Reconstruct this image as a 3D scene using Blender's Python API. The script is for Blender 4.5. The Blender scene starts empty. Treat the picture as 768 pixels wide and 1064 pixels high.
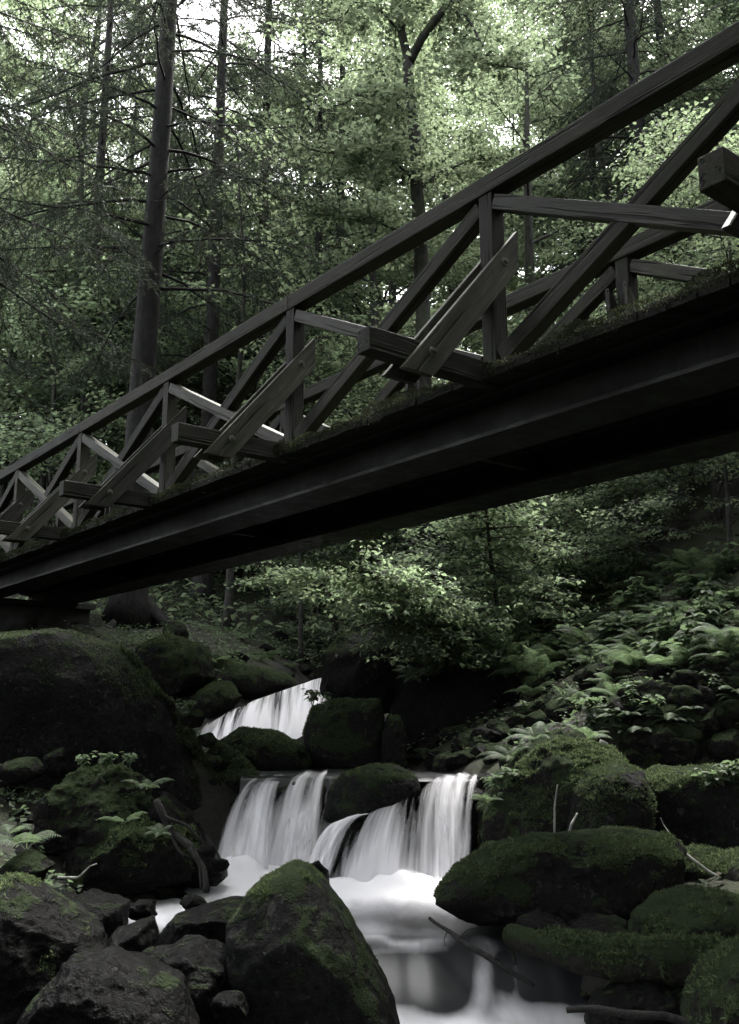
# a footbridge over a forest brook
SKY, SUN, EXPOSURE = 0.15, 1.5, 3.4
import bpy, math, random
import numpy as np
from mathutils import Vector, Matrix
C = bpy.context.scene.collection
R = math.radians

# ------------------------------------------------------------------ camera frame
PITCH = R(12.0); FPX = 980.0; CAMZ = 1.0
CP, SP = math.cos(PITCH), math.sin(PITCH)

def P(px, py, Y):
    """world point that lies at depth Y on the sight line of a photo pixel"""
    x, u = px - 384.0, 532.0 - py
    ry = CP * FPX - SP * u
    rz = SP * FPX + CP * u
    k = Y / ry
    return np.array([x * k, Y, CAMZ + rz * k])

def PXM(Y, py=740):
    """metres per photo pixel at depth Y"""
    return Y / (CP * FPX - SP * (532.0 - py)) 

# ------------------------------------------------------------------ noise
def _hash(ix, iy, iz, seed):
    h = (ix.astype(np.uint32) * np.uint32(374761393) + iy.astype(np.uint32) * np.uint32(668265263)
         + iz.astype(np.uint32) * np.uint32(2147483647 & 1274126177) + np.uint32((seed * 974711 + 12345) & 0xffffffff))
    h = (h ^ (h >> np.uint32(13))) * np.uint32(1274126177)
    h = h ^ (h >> np.uint32(16))
    return (h & np.uint32(0xffffff)).astype(np.float64) / 0xffffff

def vnoise(p, seed=0):
    p = np.asarray(p, float)
    i = np.floor(p).astype(np.int64); f = p - i
    f = f * f * f * (f * (f * 6 - 15) + 10)
    out = 0.0
    for dx in (0, 1):
        wx = f[:, 0] if dx else 1 - f[:, 0]
        for dy in (0, 1):
            wy = f[:, 1] if dy else 1 - f[:, 1]
            for dz in (0, 1):
                wz = f[:, 2] if dz else 1 - f[:, 2]
                out = out + wx * wy * wz * _hash(i[:, 0] + dx, i[:, 1] + dy, i[:, 2] + dz, seed)
    return out * 2 - 1

def fbm(p, octs=4, seed=0, gain=0.5):
    p = np.asarray(p, float); a, s, t = 1.0, 0.0, 0.0
    for k in range(octs):
        s = s + a * vnoise(p * (2.03 ** k) + 17.3 * k, seed + k); t += a; a *= gain
    return s / t

def smooth(a, b, x):
    t = np.clip((x - a) / (b - a), 0, 1)
    return t * t * (3 - 2 * t)

# ------------------------------------------------------------------ mesh building
class MB:
    def __init__(self): self.v = []; self.f = []; self.n = 0; self.attr = {}
    def add(self, V, F):
        V = np.asarray(V, float).reshape(-1, 3); F = np.asarray(F, np.int64)
        self.v.append(V); self.f.append(F + self.n); self.n += len(V)
        return self
    def tube(self, pts, rad, sides=8, cap=True):
        pts = np.asarray(pts, float); m = len(pts)
        rad = np.broadcast_to(np.asarray(rad, float), (m,))
        t = np.gradient(pts, axis=0); t /= np.linalg.norm(t, axis=1)[:, None] + 1e-9
        ref = np.array([0, 0, 1.0]) if abs(t[:, 2]).mean() < 0.8 else np.array([1.0, 0.2, 0])
        a = np.cross(t, ref); a /= np.linalg.norm(a, axis=1)[:, None] + 1e-9
        b = np.cross(t, a)
        ang = np.linspace(0, 2 * math.pi, sides, endpoint=False)
        V = (pts[:, None, :] + rad[:, None, None] * (np.cos(ang)[None, :, None] * a[:, None, :] + np.sin(ang)[None, :, None] * b[:, None, :])).reshape(-1, 3)
        i = np.arange(m - 1)[:, None] * sides; j = np.arange(sides)[None, :]; j2 = (j + 1) % sides
        F = np.stack([i + j, i + j2, i + sides + j2, i + sides + j], -1).reshape(-1, 4)
        if cap:
            V = np.vstack([V, pts[:1], pts[-1:]]); c0, c1 = m * sides, m * sides + 1
            jj = np.arange(sides); k2 = (jj + 1) % sides
            T = np.vstack([np.stack([np.full(sides, c0), k2, jj], -1), np.stack([np.full(sides, c1), (m - 1) * sides + jj, (m - 1) * sides + k2], -1)])
            base = self.n
            self.v.append(V); self.f.append(F + base); self.f.append(T + base); self.n += len(V)
        else: self.add(V, F)
        return self
    def mesh(self, name, mat, smooth_shade=True, attrs=None):
        me = bpy.data.meshes.new(name)
        V = np.vstack(self.v) if self.v else np.zeros((0, 3))
        me.vertices.add(len(V)); me.vertices.foreach_set('co', V.astype(np.float32).ravel())
        loops = np.concatenate([f.ravel() for f in self.f]); cnt = np.concatenate([np.full(len(f), f.shape[1]) for f in self.f])
        me.loops.add(len(loops)); me.loops.foreach_set('vertex_index', loops.astype(np.int32))
        me.polygons.add(len(cnt)); st = np.concatenate([[0], np.cumsum(cnt)[:-1]])
        me.polygons.foreach_set('loop_start', st.astype(np.int32))
        me.update(calc_edges=True)
        me.polygons.foreach_set('use_smooth', np.full(len(cnt), bool(smooth_shade)))
        if attrs:
            for k, a in attrs.items():
                at = me.attributes.new(k, 'FLOAT', 'POINT'); at.data.foreach_set('value', np.asarray(a, np.float32).ravel())
        if mat: me.materials.append(mat)
        me.update()
        return me

def link(name, me, parent=None, loc=(0, 0, 0)):
    o = bpy.data.objects.new(name, me); C.objects.link(o); o.location = loc
    if parent is not None: o.parent = parent
    return o

def tag(o, label=None, cat=None, group=None, kind=None):
    if label: o['label'] = label
    if cat: o['category'] = cat
    if group: o['group'] = group
    if kind: o['kind'] = kind
    return o

def empty(name, loc=(0, 0, 0), rz=0.0):
    o = bpy.data.objects.new(name, None); C.objects.link(o); o.location = loc; o.rotation_euler = (0, 0, rz)
    o.empty_display_size = 0.1
    return o

KIDS = {}
def dup(root, loc, rz=0.0, sc=1.0, label=None, group=None, tilt=(0, 0)):
    r = root.copy(); C.objects.link(r); r.location = loc; r.rotation_euler = (tilt[0], tilt[1], rz); r.scale = (sc, sc, sc) if np.isscalar(sc) else sc
    if label: r['label'] = label
    if group: r['group'] = group
    for ch in KIDS.get(root.name, []):
        c = ch.copy(); C.objects.link(c); c.parent = r
    return r

# ------------------------------------------------------------------ materials
def new_mat(name):
    m = bpy.data.materials.new(name); m.use_nodes = True
    nt = m.node_tree; nt.nodes.clear()
    return m, nt

class NT:
    """small helper around a node tree"""
    def __init__(self, nt): self.nt = nt
    def n(self, typ, **kw):
        x = self.nt.nodes.new(typ)
        for k, v in kw.items(): setattr(x, k, v)
        return x
    def l(self, a, b): self.nt.links.new(a, b)
    def noise(self, vec, scale, detail=5, rough=0.6, dist=0.0):
        x = self.n('ShaderNodeTexNoise'); x.inputs['Scale'].default_value = scale; x.inputs['Detail'].default_value = detail
        x.inputs['Roughness'].default_value = rough; x.inputs['Distortion'].default_value = dist
        if vec is not None: self.l(vec, x.inputs['Vector'])
        return x.outputs['Fac']
    def ramp(self, fac, stops):
        x = self.n('ShaderNodeValToRGB'); e = x.color_ramp.elements
        while len(e) < len(stops): e.new(0.5)
        for s, (p, c) in zip(e, stops):
            s.position = p; s.color = (c, c, c, 1) if np.isscalar(c) else (*c, 1)
        self.l(fac, x.inputs['Fac'])
        return x.outputs['Color']
    def mix(self, fac, a, b, mode='MIX'):
        x = self.n('ShaderNodeMix', data_type='RGBA', blend_type=mode)
        for s, v in ((x.inputs[0], fac), (x.inputs[6], a), (x.inputs[7], b)):
            if isinstance(v, bpy.types.NodeSocket): self.l(v, s)
            elif np.isscalar(v): s.default_value = v if s.type == 'VALUE' else (v, v, v, 1)
            else: s.default_value = (*v, 1)
        return x.outputs[2]
    def math(self, op, a, b=0.0, clamp=False):
        x = self.n('ShaderNodeMath', operation=op); x.use_clamp = clamp
        for s, v in ((x.inputs[0], a), (x.inputs[1], b)):
            if isinstance(v, bpy.types.NodeSocket): self.l(v, s)
            else: s.default_value = v
        return x.outputs[0]
    def obj(self, scale=None):
        t = self.n('ShaderNodeTexCoord').outputs['Object']
        if scale is None: return t
        m = self.n('ShaderNodeMapping'); m.inputs['Scale'].default_value = scale; self.l(t, m.inputs['Vector'])
        return m.outputs['Vector']
    def pos(self): return self.n('ShaderNodeNewGeometry').outputs['Position']
    def bump(self, h, strength, dist):
        x = self.n('ShaderNodeBump'); x.inputs['Strength'].default_value = strength; x.inputs['Distance'].default_value = dist
        self.l(h, x.inputs['Height']); return x.outputs['Normal']
    def principled(self, col, rough, normal=None, spec=0.5):
        b = self.n('ShaderNodeBsdfPrincipled')
        for k, v in (('Base Color', col), ('Roughness', rough)):
            if isinstance(v, bpy.types.NodeSocket): self.l(v, b.inputs[k])
            elif np.isscalar(v): b.inputs[k].default_value = v
            else: b.inputs[k].default_value = (*v, 1)
        b.inputs['Specular IOR Level'].default_value = spec
        if normal is not None: self.l(normal, b.inputs['Normal'])
        return b.outputs[0]
    def out(self, sh):
        o = self.n('ShaderNodeOutputMaterial'); self.l(sh, o.inputs['Surface'])

def mat_wood(name, c0, c1, rough=0.75):
    m, nt = new_mat(name); T = NT(nt)
    g = T.noise(T.obj((2.0, 38, 38)), 1.0, 6, 0.65, 0.6)
    k = T.noise(T.obj((1.2, 3, 3)), 1.6, 4, 0.6)
    col = T.ramp(g, [(0.3, c0), (0.55, tuple(.6 * (x + y) for x, y in zip(c0, c1))), (0.75, tuple(1.5 * x for x in c1))])
    ck = T.noise(T.obj((0.9, 26, 26)), 1.3, 2, 0.4, 0.3)
    col = T.mix(T.ramp(ck, [(0.60, 0.0), (0.64, 0.9)]), col, tuple(0.2 * x for x in c0))
    col = T.mix(T.ramp(k, [(0.35, 0.0), (0.75, 0.75)]), col, tuple(0.35 * x for x in c0))
    oi = T.n('ShaderNodeObjectInfo')
    col = T.mix(oi.outputs['Random'], col, T.mix(1.0, col, (1.9, 1.85, 1.7), 'MULTIPLY'))
    bl = T.noise(T.obj((1.5, 5, 5)), 2.2, 5, 0.7, 0.8)
    col = T.mix(T.ramp(bl, [(0.5, 0.0), (0.68, 0.7)]), col, (0.020, 0.025, 0.013))
    # green algae on faces that look up, its bright tone also standing for lit tops
    ge = T.n('ShaderNodeNewGeometry'); sp = T.n('ShaderNodeSeparateXYZ'); T.l(ge.outputs['Normal'], sp.inputs[0])
    up = T.math('MULTIPLY', T.math('SMOOTH_MIN', T.math('MAXIMUM', sp.outputs['Z'], 0.0), 1.0), T.ramp(T.noise(T.obj((5, 9, 9)), 1.0, 5), [(0.35, 0.0), (0.7, 0.7)]))
    col = T.mix(up, col, (0.05, 0.06, 0.03))
    T.out(T.principled(col, T.ramp(g, [(0.2, rough - 0.15), (0.8, rough + 0.1)]), T.bump(T.math('SUBTRACT', g, T.math('MULTIPLY', T.ramp(ck, [(0.58, 0.0), (0.66, 1.0)]), 1.2)), 0.7, 0.008), 0.14))
    return m

def mat_rock(name, c0, c1, moss=0.5, rough=0.45, mcol=(0.027, 0.037, 0.0185), spec=0.03):
    """dark wet stone; moss sits on the faces that look up"""
    m, nt = new_mat(name); T = NT(nt)
    p = T.pos()
    big = T.noise(p, 3.2, 6, 0.62, 0.4); fine = T.noise(p, 38, 6, 0.7); mid = T.noise(p, 11, 5, 0.6, 0.3)
    col = T.mix(T.ramp(big, [(0.3, 0.0), (0.7, 1.0)]), c0, c1)
    col = T.mix(T.ramp(fine, [(0.35, 0.75), (0.62, 0.0)]), col, tuple(0.35 * x for x in c0))
    col = T.mix(T.ramp(T.noise(p, 23, 3, 0.5, 0.5), [(0.62, 0.0), (0.70, 0.6)]), col, tuple(min(1, 2.2 * x) for x in c1))
    col = T.mix(T.ramp(T.noise(p, 62, 3, 0.6, 0.8), [(0.64, 0.0), (0.70, 0.7)]), col, tuple(min(1, 3.0 * x) for x in c1))
    ge = T.n('ShaderNodeNewGeometry'); sp = T.n('ShaderNodeSeparateXYZ'); T.l(ge.outputs['Normal'], sp.inputs[0])
    up = T.math('ADD', T.math('MULTIPLY', sp.outputs['Z'], 0.62), T.math('MULTIPLY', T.math('SUBTRACT', mid, 0.5), 1.5))
    up = T.math('ADD', up, T.math('MULTIPLY', T.math('SUBTRACT', big, 0.5), 2.2))
    mf = T.ramp(T.math('ADD', up, moss - 0.62), [(0.16, 0.0), (0.36, 1.0)])
    mossc = T.mix(T.ramp(T.noise(p, 70, 4, 0.7), [(0.3, 0.0), (0.7, 1.0)]), tuple(0.4 * x for x in mcol), tuple(1.6 * x for x in mcol))
    mossc = T.mix(T.ramp(mid, [(0.3, 0.0), (0.75, 1.0)]), mossc, tuple(0.55 * x for x in mcol))
    col = T.mix(mf, col, mossc)
    rg = T.mix(mf, T.ramp(big, [(0.3, rough + 0.08), (0.7, rough + 0.4)]), 0.95)
    h = T.math('ADD', T.math('MULTIPLY', fine, 0.5), T.math('MULTIPLY', T.noise(p, 95, 4, 0.7), mf))
    h = T.math('ADD', h, T.math('MULTIPLY', mid, 1.1))
    T.out(T.principled(col, rg, T.bump(h, 1.0, 0.03), spec))
    return m

def mat_leaf(name, c, var=0.5, trans=0.55, rough=0.6, spec=0.12):
    m, nt = new_mat(name); T = NT(nt)
    ge = T.n('ShaderNodeNewGeometry'); oi = T.n('ShaderNodeObjectInfo')
    r = ge.outputs['Random Per Island']
    lo, hi = tuple(x * (1 - var) for x in c), tuple(x * (1 + var) for x in c)
    col = T.mix(r, lo, hi)
    col = T.mix(T.math('MULTIPLY', oi.outputs['Random'], 0.6), col, tuple(x * 0.5 for x in c))
    d = T.principled(col, rough, None, spec)
    t = T.n('ShaderNodeBsdfTranslucent'); T.l(T.mix(1.0, col, (2.0, 2.05, 1.75), 'MULTIPLY'), t.inputs['Color'])
    mx = T.n('ShaderNodeMixShader'); mx.inputs[0].default_value = trans
    T.l(d, mx.inputs[1]); T.l(t.outputs[0], mx.inputs[2])
    T.out(mx.outputs[0]); return m

def mat_bark(name, c0, c1, moss=0.0):
    m, nt = new_mat(name); T = NT(nt)
    v = T.obj((1, 1, 0.35))
    a = T.noise(v, 14, 6, 0.7, 0.5); b = T.noise(v, 3, 4, 0.6)
    col = T.mix(T.ramp(a, [(0.35, 0.0), (0.65, 1.0)]), c0, c1)
    if moss: col = T.mix(T.ramp(b, [(0.62 - moss * 0.3, 0.0), (0.8 - moss * 0.2, 0.8)]), col, (0.03, 0.042, 0.016))
    T.out(T.principled(col, 0.9, T.bump(a, 0.8, 0.03), 0.2)); return m

def mat_flat(name, col, rough=0.7, spec=0.3, nscale=20):
    m, nt = new_mat(name); T = NT(nt)
    a = T.noise(T.obj(), nscale, 5, 0.65)
    c = T.mix(T.ramp(a, [(0.3, 0.0), (0.7, 1.0)]), tuple(0.55 * x for x in col), tuple(1.35 * x for x in col))
    T.out(T.principled(c, rough, T.bump(a, 0.4, 0.004), spec)); return m

M = {}
M['wood'] = mat_wood('weathered_timber', (0.0085, 0.0082, 0.0073), (0.030, 0.029, 0.0255))
M['wood2'] = mat_wood('weathered_plank', (0.015, 0.0148, 0.013), (0.047, 0.046, 0.041), 0.6)
M['deck'] = mat_wood('dark_deck_boards', (0.008, 0.008, 0.0075), (0.024, 0.0235, 0.022), 0.85)
def mat_steel():
    """old dark paint: rain streaks, flaking patches and thin rust"""
    m, nt = new_mat('stained_steel'); T = NT(nt); p = T.pos()
    a = T.noise(p, 2.2, 6, .7, .4); f = T.noise(p, 26, 6, .75); k = T.noise(p, 7, 5, .7, .6)
    mp = T.n('ShaderNodeMapping'); mp.inputs['Scale'].default_value = (9, 9, .8); T.l(p, mp.inputs['Vector'])
    st = T.noise(mp.outputs[0], 2.4, 5, .65)
    col = T.mix(T.ramp(f, [(.3, 0.0), (.7, 1.0)]), (.0032, .0032, .0031), (.008, .008, .0077))
    col = T.mix(T.ramp(a, [(.45, 0.0), (.62, .8)]), col, (.015, .015, .014))
    col = T.mix(T.ramp(k, [(.60, 0.0), (.66, .8)]), col, (.020, .018, .015))
    col = T.mix(T.ramp(st, [(.52, 0.0), (.70, .8)]), col, (.003, .003, .003))
    T.out(T.principled(col, T.ramp(k, [(.3, .5), (.7, .85)]), T.bump(T.math('ADD', f, k), .5, .006), .2)); return m
M['steel'] = mat_steel()
M['iron'] = mat_flat('rusty_bolt', (0.05, 0.045, 0.04), 0.5, 0.5, 60)
M['rock_wet'] = mat_rock('wet_dark_rock', (0.0022, 0.0022, 0.0021), (0.0062, 0.0062, 0.006), 0.14, 0.12, spec=.03)
M['rock'] = mat_rock('dark_rock_with_moss', (0.005, 0.0051, 0.005), (0.017, 0.017, 0.016), 0.5, 0.5)
M['rock_moss'] = mat_rock('mossy_rock', (0.006, 0.0062, 0.0055), (0.018, 0.018, 0.0165), 0.66, 0.6)
M['rock_dark'] = mat_rock('smooth_dark_rock', (0.0035, 0.0035, 0.0034), (0.016, 0.016, 0.0155), 0.25, 0.5)
M['moss'] = mat_leaf('moss_tufts', (0.050, 0.066, 0.034), 0.85, 0.3, 0.8, 0.1)
M['moss_dark'] = mat_leaf('dark_moss', (0.028, 0.033, 0.018), 0.7, 0.25, 0.8, 0.1)
M['concrete'] = mat_flat('dark_abutment_stone', (0.035, 0.035, 0.033), 0.9, 0.2, 6)
M['bark_spruce'] = mat_bark('spruce_bark', (0.0055, 0.0053, 0.005), (0.019, 0.0185, 0.017))
M['bark_broad'] = mat_bark('broadleaf_bark', (0.012, 0.012, 0.011), (0.046, 0.045, 0.042), 0.5)
M['bark_pale'] = mat_bark('pale_deadwood', (0.10, 0.10, 0.09), (0.24, 0.24, 0.22))
M['bark_wet'] = mat_bark('wet_driftwood', (0.005, 0.005, 0.0047), (0.019, 0.0185, 0.017))
M['bark_moss'] = mat_rock('mossy_log', (0.014, 0.014, 0.012), (0.03, 0.029, 0.026), 0.8, 0.6)
M['needle'] = mat_leaf('spruce_needles', (0.024, 0.031, 0.021), 0.5, 0.3, 0.6)
M['leaf'] = mat_leaf('broad_leaves', (0.092, 0.115, 0.076), 0.45, 0.6)
M['leaf2'] = mat_leaf('pale_broad_leaves', (0.112, 0.137, 0.094), 0.45, 0.62)
M['leaf3'] = mat_leaf('darker_broad_leaves', (0.056, 0.076, 0.048), 0.45, 0.55)
M['leaf_young'] = mat_leaf('young_beech_leaves', (0.122, 0.156, 0.102), 0.4, 0.6)
M['fern'] = mat_leaf('fern_fronds', (0.060, 0.084, 0.048), 0.45, 0.45)
M['herb'] = mat_leaf('herb_leaves', (0.064, 0.088, 0.052), 0.45, 0.45)
M['litter'] = mat_leaf('fallen_leaves', (0.035, 0.030, 0.020), 0.6, 0.1, 0.8)

# ------------------------------------------------------------------ terrain
def lin(Y, tab):
    a = np.array(tab); return np.interp(Y, a[:, 0], a[:, 1])
XC = [(-30, .3), (0, .2), (3, .15), (5, 0), (6.3, -.1), (8, -.4), (10.5, -1.0), (12, -.75), (16, -.2), (40, 2)]
HW = [(-30, 1.2), (3, 1.05), (5, 1.0), (6.3, .9), (7.2, .85), (8, .65), (10.5, .6), (12, .5), (40, .4)]
ZW = [(-30, -1.0), (0, -.25), (4.1, -.2), (4.35, 0), (6.15, 0), (6.5, .56), (9.8, .6), (10.3, .75), (11.5, 1.40), (16, 1.9), (40, 9), (90, 22)]

def ground(X, Y):
    X = np.atleast_1d(np.asarray(X, float)); Y = np.atleast_1d(np.asarray(Y, float))
    d = X - lin(Y, XC); w = lin(Y, HW); zw = lin(Y - .42 * smooth(.05, -.35, X) * smooth(5.4, 6.0, Y) * smooth(8.6, 7.6, Y), ZW)
    e = np.maximum(np.abs(d) - w, 0)
    right = .36 * e + .05 * e * e; right = np.where(e > 6, .36 * 6 + 1.8 + .75 * (e - 6), right)
    left = .40 * np.minimum(e, 1.2) + .09 * np.maximum(e - 1.2, 0) + .03 * np.maximum(e - 5, 0) ** 1.3
    bank = np.where(d > 0, right, left)
    bed = -.28 * (1 - smooth(0, .5, np.abs(d) - w + .35))
    rough = .05 + .12 * smooth(0, 2, e)
    p = np.stack([X * .9, Y * .9, 0 * X], -1)
    z = zw + bank + bed + rough * fbm(p, 3, 5) * 1.4 + (.02 + .05 * smooth(0, 1, e)) * fbm(p * 4.1, 3, 9)
    z = z + .9 * smooth(16, 40, Y) * fbm(np.stack([X * .11, Y * .11, 0 * X], -1), 3, 21) * 2
    z = z - .32 * blob(X, Y, -1.25, 5.1, .45, .28) - .75 * blob(X, Y, -4.6, 10.9, 1.3, 1.3)
    return z

def blob(X, Y, x, y, rx, ry): return np.exp(-(((X - x) / rx) ** 2 + ((Y - y) / ry) ** 2))
def gz(x, y): return float(ground(x, y)[0])
def hit(px, py, y0=3.0, y1=80.0):
    """where the sight line of a photo pixel meets the ground"""
    Y = np.geomspace(y0, y1, 800)
    pts = np.array([P(px, py, y) for y in Y])
    below = pts[:, 2] < ground(pts[:, 0], pts[:, 1])
    k = int(np.argmax(below)) if below.any() else len(Y) - 1
    return pts[k]

def grid_lines(lo, hi, core0, core1, step, grow=1.12):
    a = list(np.arange(core0, core1, step)); s = step
    x = core1
    while x < hi: a.append(x); s *= grow; x += s
    s = step; x = core0 - step
    while x > lo: a.append(x); s *= grow; x -= s
    return np.array(sorted(a))
gx = grid_lines(-160, 160, -4.5, 5.0, .045); gy = grid_lines(-60, 170, 1.8, 14, .045)
XX, YY = np.meshgrid(gx, gy, indexing='ij')
ZZ = ground(XX.ravel(), YY.ravel())
nx, ny = len(gx), len(gy)
b = MB(); i, j = np.meshgrid(np.arange(nx - 1), np.arange(ny - 1), indexing='ij'); k = (i * ny + j).ravel()
b.add(np.stack([XX.ravel(), YY.ravel(), ZZ], -1), np.stack([k, k + ny, k + ny + 1, k + 1], -1))
def mat_ground():
    m, nt = new_mat('forest_floor'); T = NT(nt); p = T.pos()
    a = T.noise(p, 1.6, 6, .65, .3); f = T.noise(p, 30, 6, .75); f2 = T.noise(p, 75, 4, .7)
    col = T.mix(T.ramp(f, [(.3, 0.0), (.7, 1.0)]), (.008, .0078, .007), (.026, .025, .021))
    mossc = T.mix(T.ramp(f2, [(.3, 0.0), (.7, 1.0)]), (.010, .013, .006), (.032, .039, .018))
    col = T.mix(T.ramp(a, [(.46, 0.0), (.60, 1.0)]), col, mossc)
    h = T.math('ADD', f, T.math('MULTIPLY', f2, .5))
    T.out(T.principled(col, .9, T.bump(h, .8, .03), .2)); return m
M['ground'] = mat_ground()
tag(link('ground', b.mesh('ground', M['ground'])), kind='structure')

# ------------------------------------------------------------------ water
def mat_pool():
    m, nt = new_mat('long_exposure_water'); T = NT(nt)
    at = T.n('ShaderNodeAttribute', attribute_name='foam')
    p = T.pos()
    nv = T.n('ShaderNodeMapping'); nv.inputs['Scale'].default_value = (3.2, 1.1, 1); T.l(p, nv.inputs['Vector'])
    n1 = T.noise(nv.outputs[0], 1.8, 3, .5, .6); n2 = T.noise(nv.outputs[0], 7, 3, .5, .8)
    f = T.math('ADD', at.outputs['Fac'], T.math('MULTIPLY', T.math('SUBTRACT', n1, .5), .7))
    f = T.math('ADD', f, T.math('MULTIPLY', T.math('SUBTRACT', n2, .5), .16))
    fac = T.ramp(f, [(.05, 0.0), (.5, .42), (.95, .96)])
    water = T.principled((.010, .011, .012), .32, None, .4)
    d = T.n('ShaderNodeBsdfDiffuse'); d.inputs[0].default_value = (.80, .79, .82, 1)
    tr = T.n('ShaderNodeBsdfTranslucent'); tr.inputs[0].default_value = (.80, .79, .82, 1)
    ms = T.n('ShaderNodeMixShader'); ms.inputs[0].default_value = .25; T.l(d.outputs[0], ms.inputs[1]); T.l(tr.outputs[0], ms.inputs[2])
    mx = T.n('ShaderNodeMixShader'); T.l(fac, mx.inputs[0]); T.l(water, mx.inputs[1]); T.l(ms.outputs[0], mx.inputs[2])
    T.out(mx.outputs[0]); return m
M['pool'] = mat_pool()

def pool(name, x0, x1, y0, y1, zf, ff, n=90):
    xs = np.linspace(x0, x1, n); ys = np.linspace(y0, y1, n)
    X, Y = [a.ravel() for a in np.meshgrid(xs, ys, indexing='ij')]
    i, j = np.meshgrid(np.arange(n - 1), np.arange(n - 1), indexing='ij'); k = (i * n + j).ravel()
    b = MB(); b.add(np.stack([X, Y, zf(X, Y)], -1), np.stack([k, k + n, k + n + 1, k + 1], -1))
    return tag(link(name, b.mesh(name, M['pool'], attrs={'foam': ff(X, Y)})), kind='structure')

def ripple(X, Y, s=.012, seed=3): return s * fbm(np.stack([X * 2.2, Y * 1.3, 0 * X], -1), 3, seed)
def blob(X, Y, x, y, rx, ry): return np.exp(-(((X - x) / rx) ** 2 + ((Y - y) / ry) ** 2))

# lower pool, the small step and the plunge pool in one sheet
def zlow(X, Y):
    q = .17 * fbm(np.stack([X * 3.0, 0 * X, 0 * X], -1), 3, 66) + .30 * (X - .2) ** 2; s = smooth(4.08 + .6 * q, 4.66 + q, Y)
    foot = (.10 * blob(X, Y, -.65, 6.25, .45, .22) + .09 * blob(X, Y, .15, 5.82, .45, .16)) * (1 + .8 * fbm(np.stack([X * 5, Y * 4, 0 * X], -1), 2, 71))
    return -.2 + .2 * s + ripple(X, Y) * .6 + foot
def flow(X, Y):
    nX = X + .10 * fbm(np.stack([X * 5, Y * 5, 0 * X], -1), 3, 61); nY = Y + .10 * fbm(np.stack([X * 4, Y * 4, 0 * X], -1), 3, 62)
    f = .16 + .30 * fbm(np.stack([X * 3.0 + Y * .8, Y * .9 - X * .4, 0 * X], -1), 3, 63)
    f = f + 1.0 * blob(X, Y, -.05, 5.72, 1.0, .48) + .9 * blob(X, Y, -.7, 6.1, .6, .5)
    f = f + 1.0 * blob(X, Y, -1.05, 5.1, .55, .25)
    f = f + .85 * smooth(4.30, 4.10, nY) * blob(X, Y, .5, 3.8, .85, .55)
    f = f + .25 * blob(X, Y, .05, 4.72, .2, .12) + .30 * blob(X, nY, .10, 4.50, .16, .045)
    q = .17 * fbm(np.stack([X * 3.0, 0 * X, 0 * X], -1), 3, 66) + .30 * (X - .2) ** 2
    wq = q + .06 * fbm(np.stack([X * 7, Y * 7, 0 * X], -1), 3, 69)
    face = smooth(4.16 + wq, 4.28 + wq, Y) * smooth(4.58 + wq, 4.38 + wq, Y)
    bend = X + .16 * (4.45 - Y)                     # strands lean as they fall
    strand = fbm(np.stack([bend * 22, Y * .5, 0 * X], -1), 3, 67)
    tongue = blob(bend, Y, .50, 4.3, .06, .4) + .6 * blob(bend, Y, .64, 4.3, .03, .4) + .8 * blob(bend, Y, -.08, 4.3, .06, .4)
    f = f + face * (.9 * tongue + .35 * strand * smooth(.3, .5, bend) - .62)
    f = f + .35 * blob(X, Y - 1.2 * wq, .12, 4.60, .22, .035)
    f = f - .35 * blob(X, Y, .65, 4.85, .4, .28) - .5 * blob(X, Y, 1.15, 4.3, .3, .2)
    f = f - .45 * blob(X, Y, .50, 5.9, .25, .14) - .5 * blob(X, Y, -.9, 3.7, .5, .5)
    return f
pool('stream_water', -1.9, 2.4, 2.2, 6.75, zlow, flow, 260)
# upper pool behind the lip
ZU = lambda X, Y: .56 - .6 * smooth(6.85, 6.6, Y) * smooth(.0, -.15, X) + .22 * smooth(9.3, 10.6, Y) + ripple(X, Y, .008, 8)
FU = lambda X, Y: .35 * blob(X, Y, -.5, 6.4, .5, .25) + .25 * blob(X, Y, .5, 6.4, .4, .2) + .8 * blob(X, Y, -1.3, 10.2, .7, .5)
pool('upper_pool_water', -.9, 1.2, 6.35, 7.4, ZU, FU, 60)
pool('upper_pool_water', -1.9, 1.2, 7.4, 10.6, ZU, FU, 60)

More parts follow.
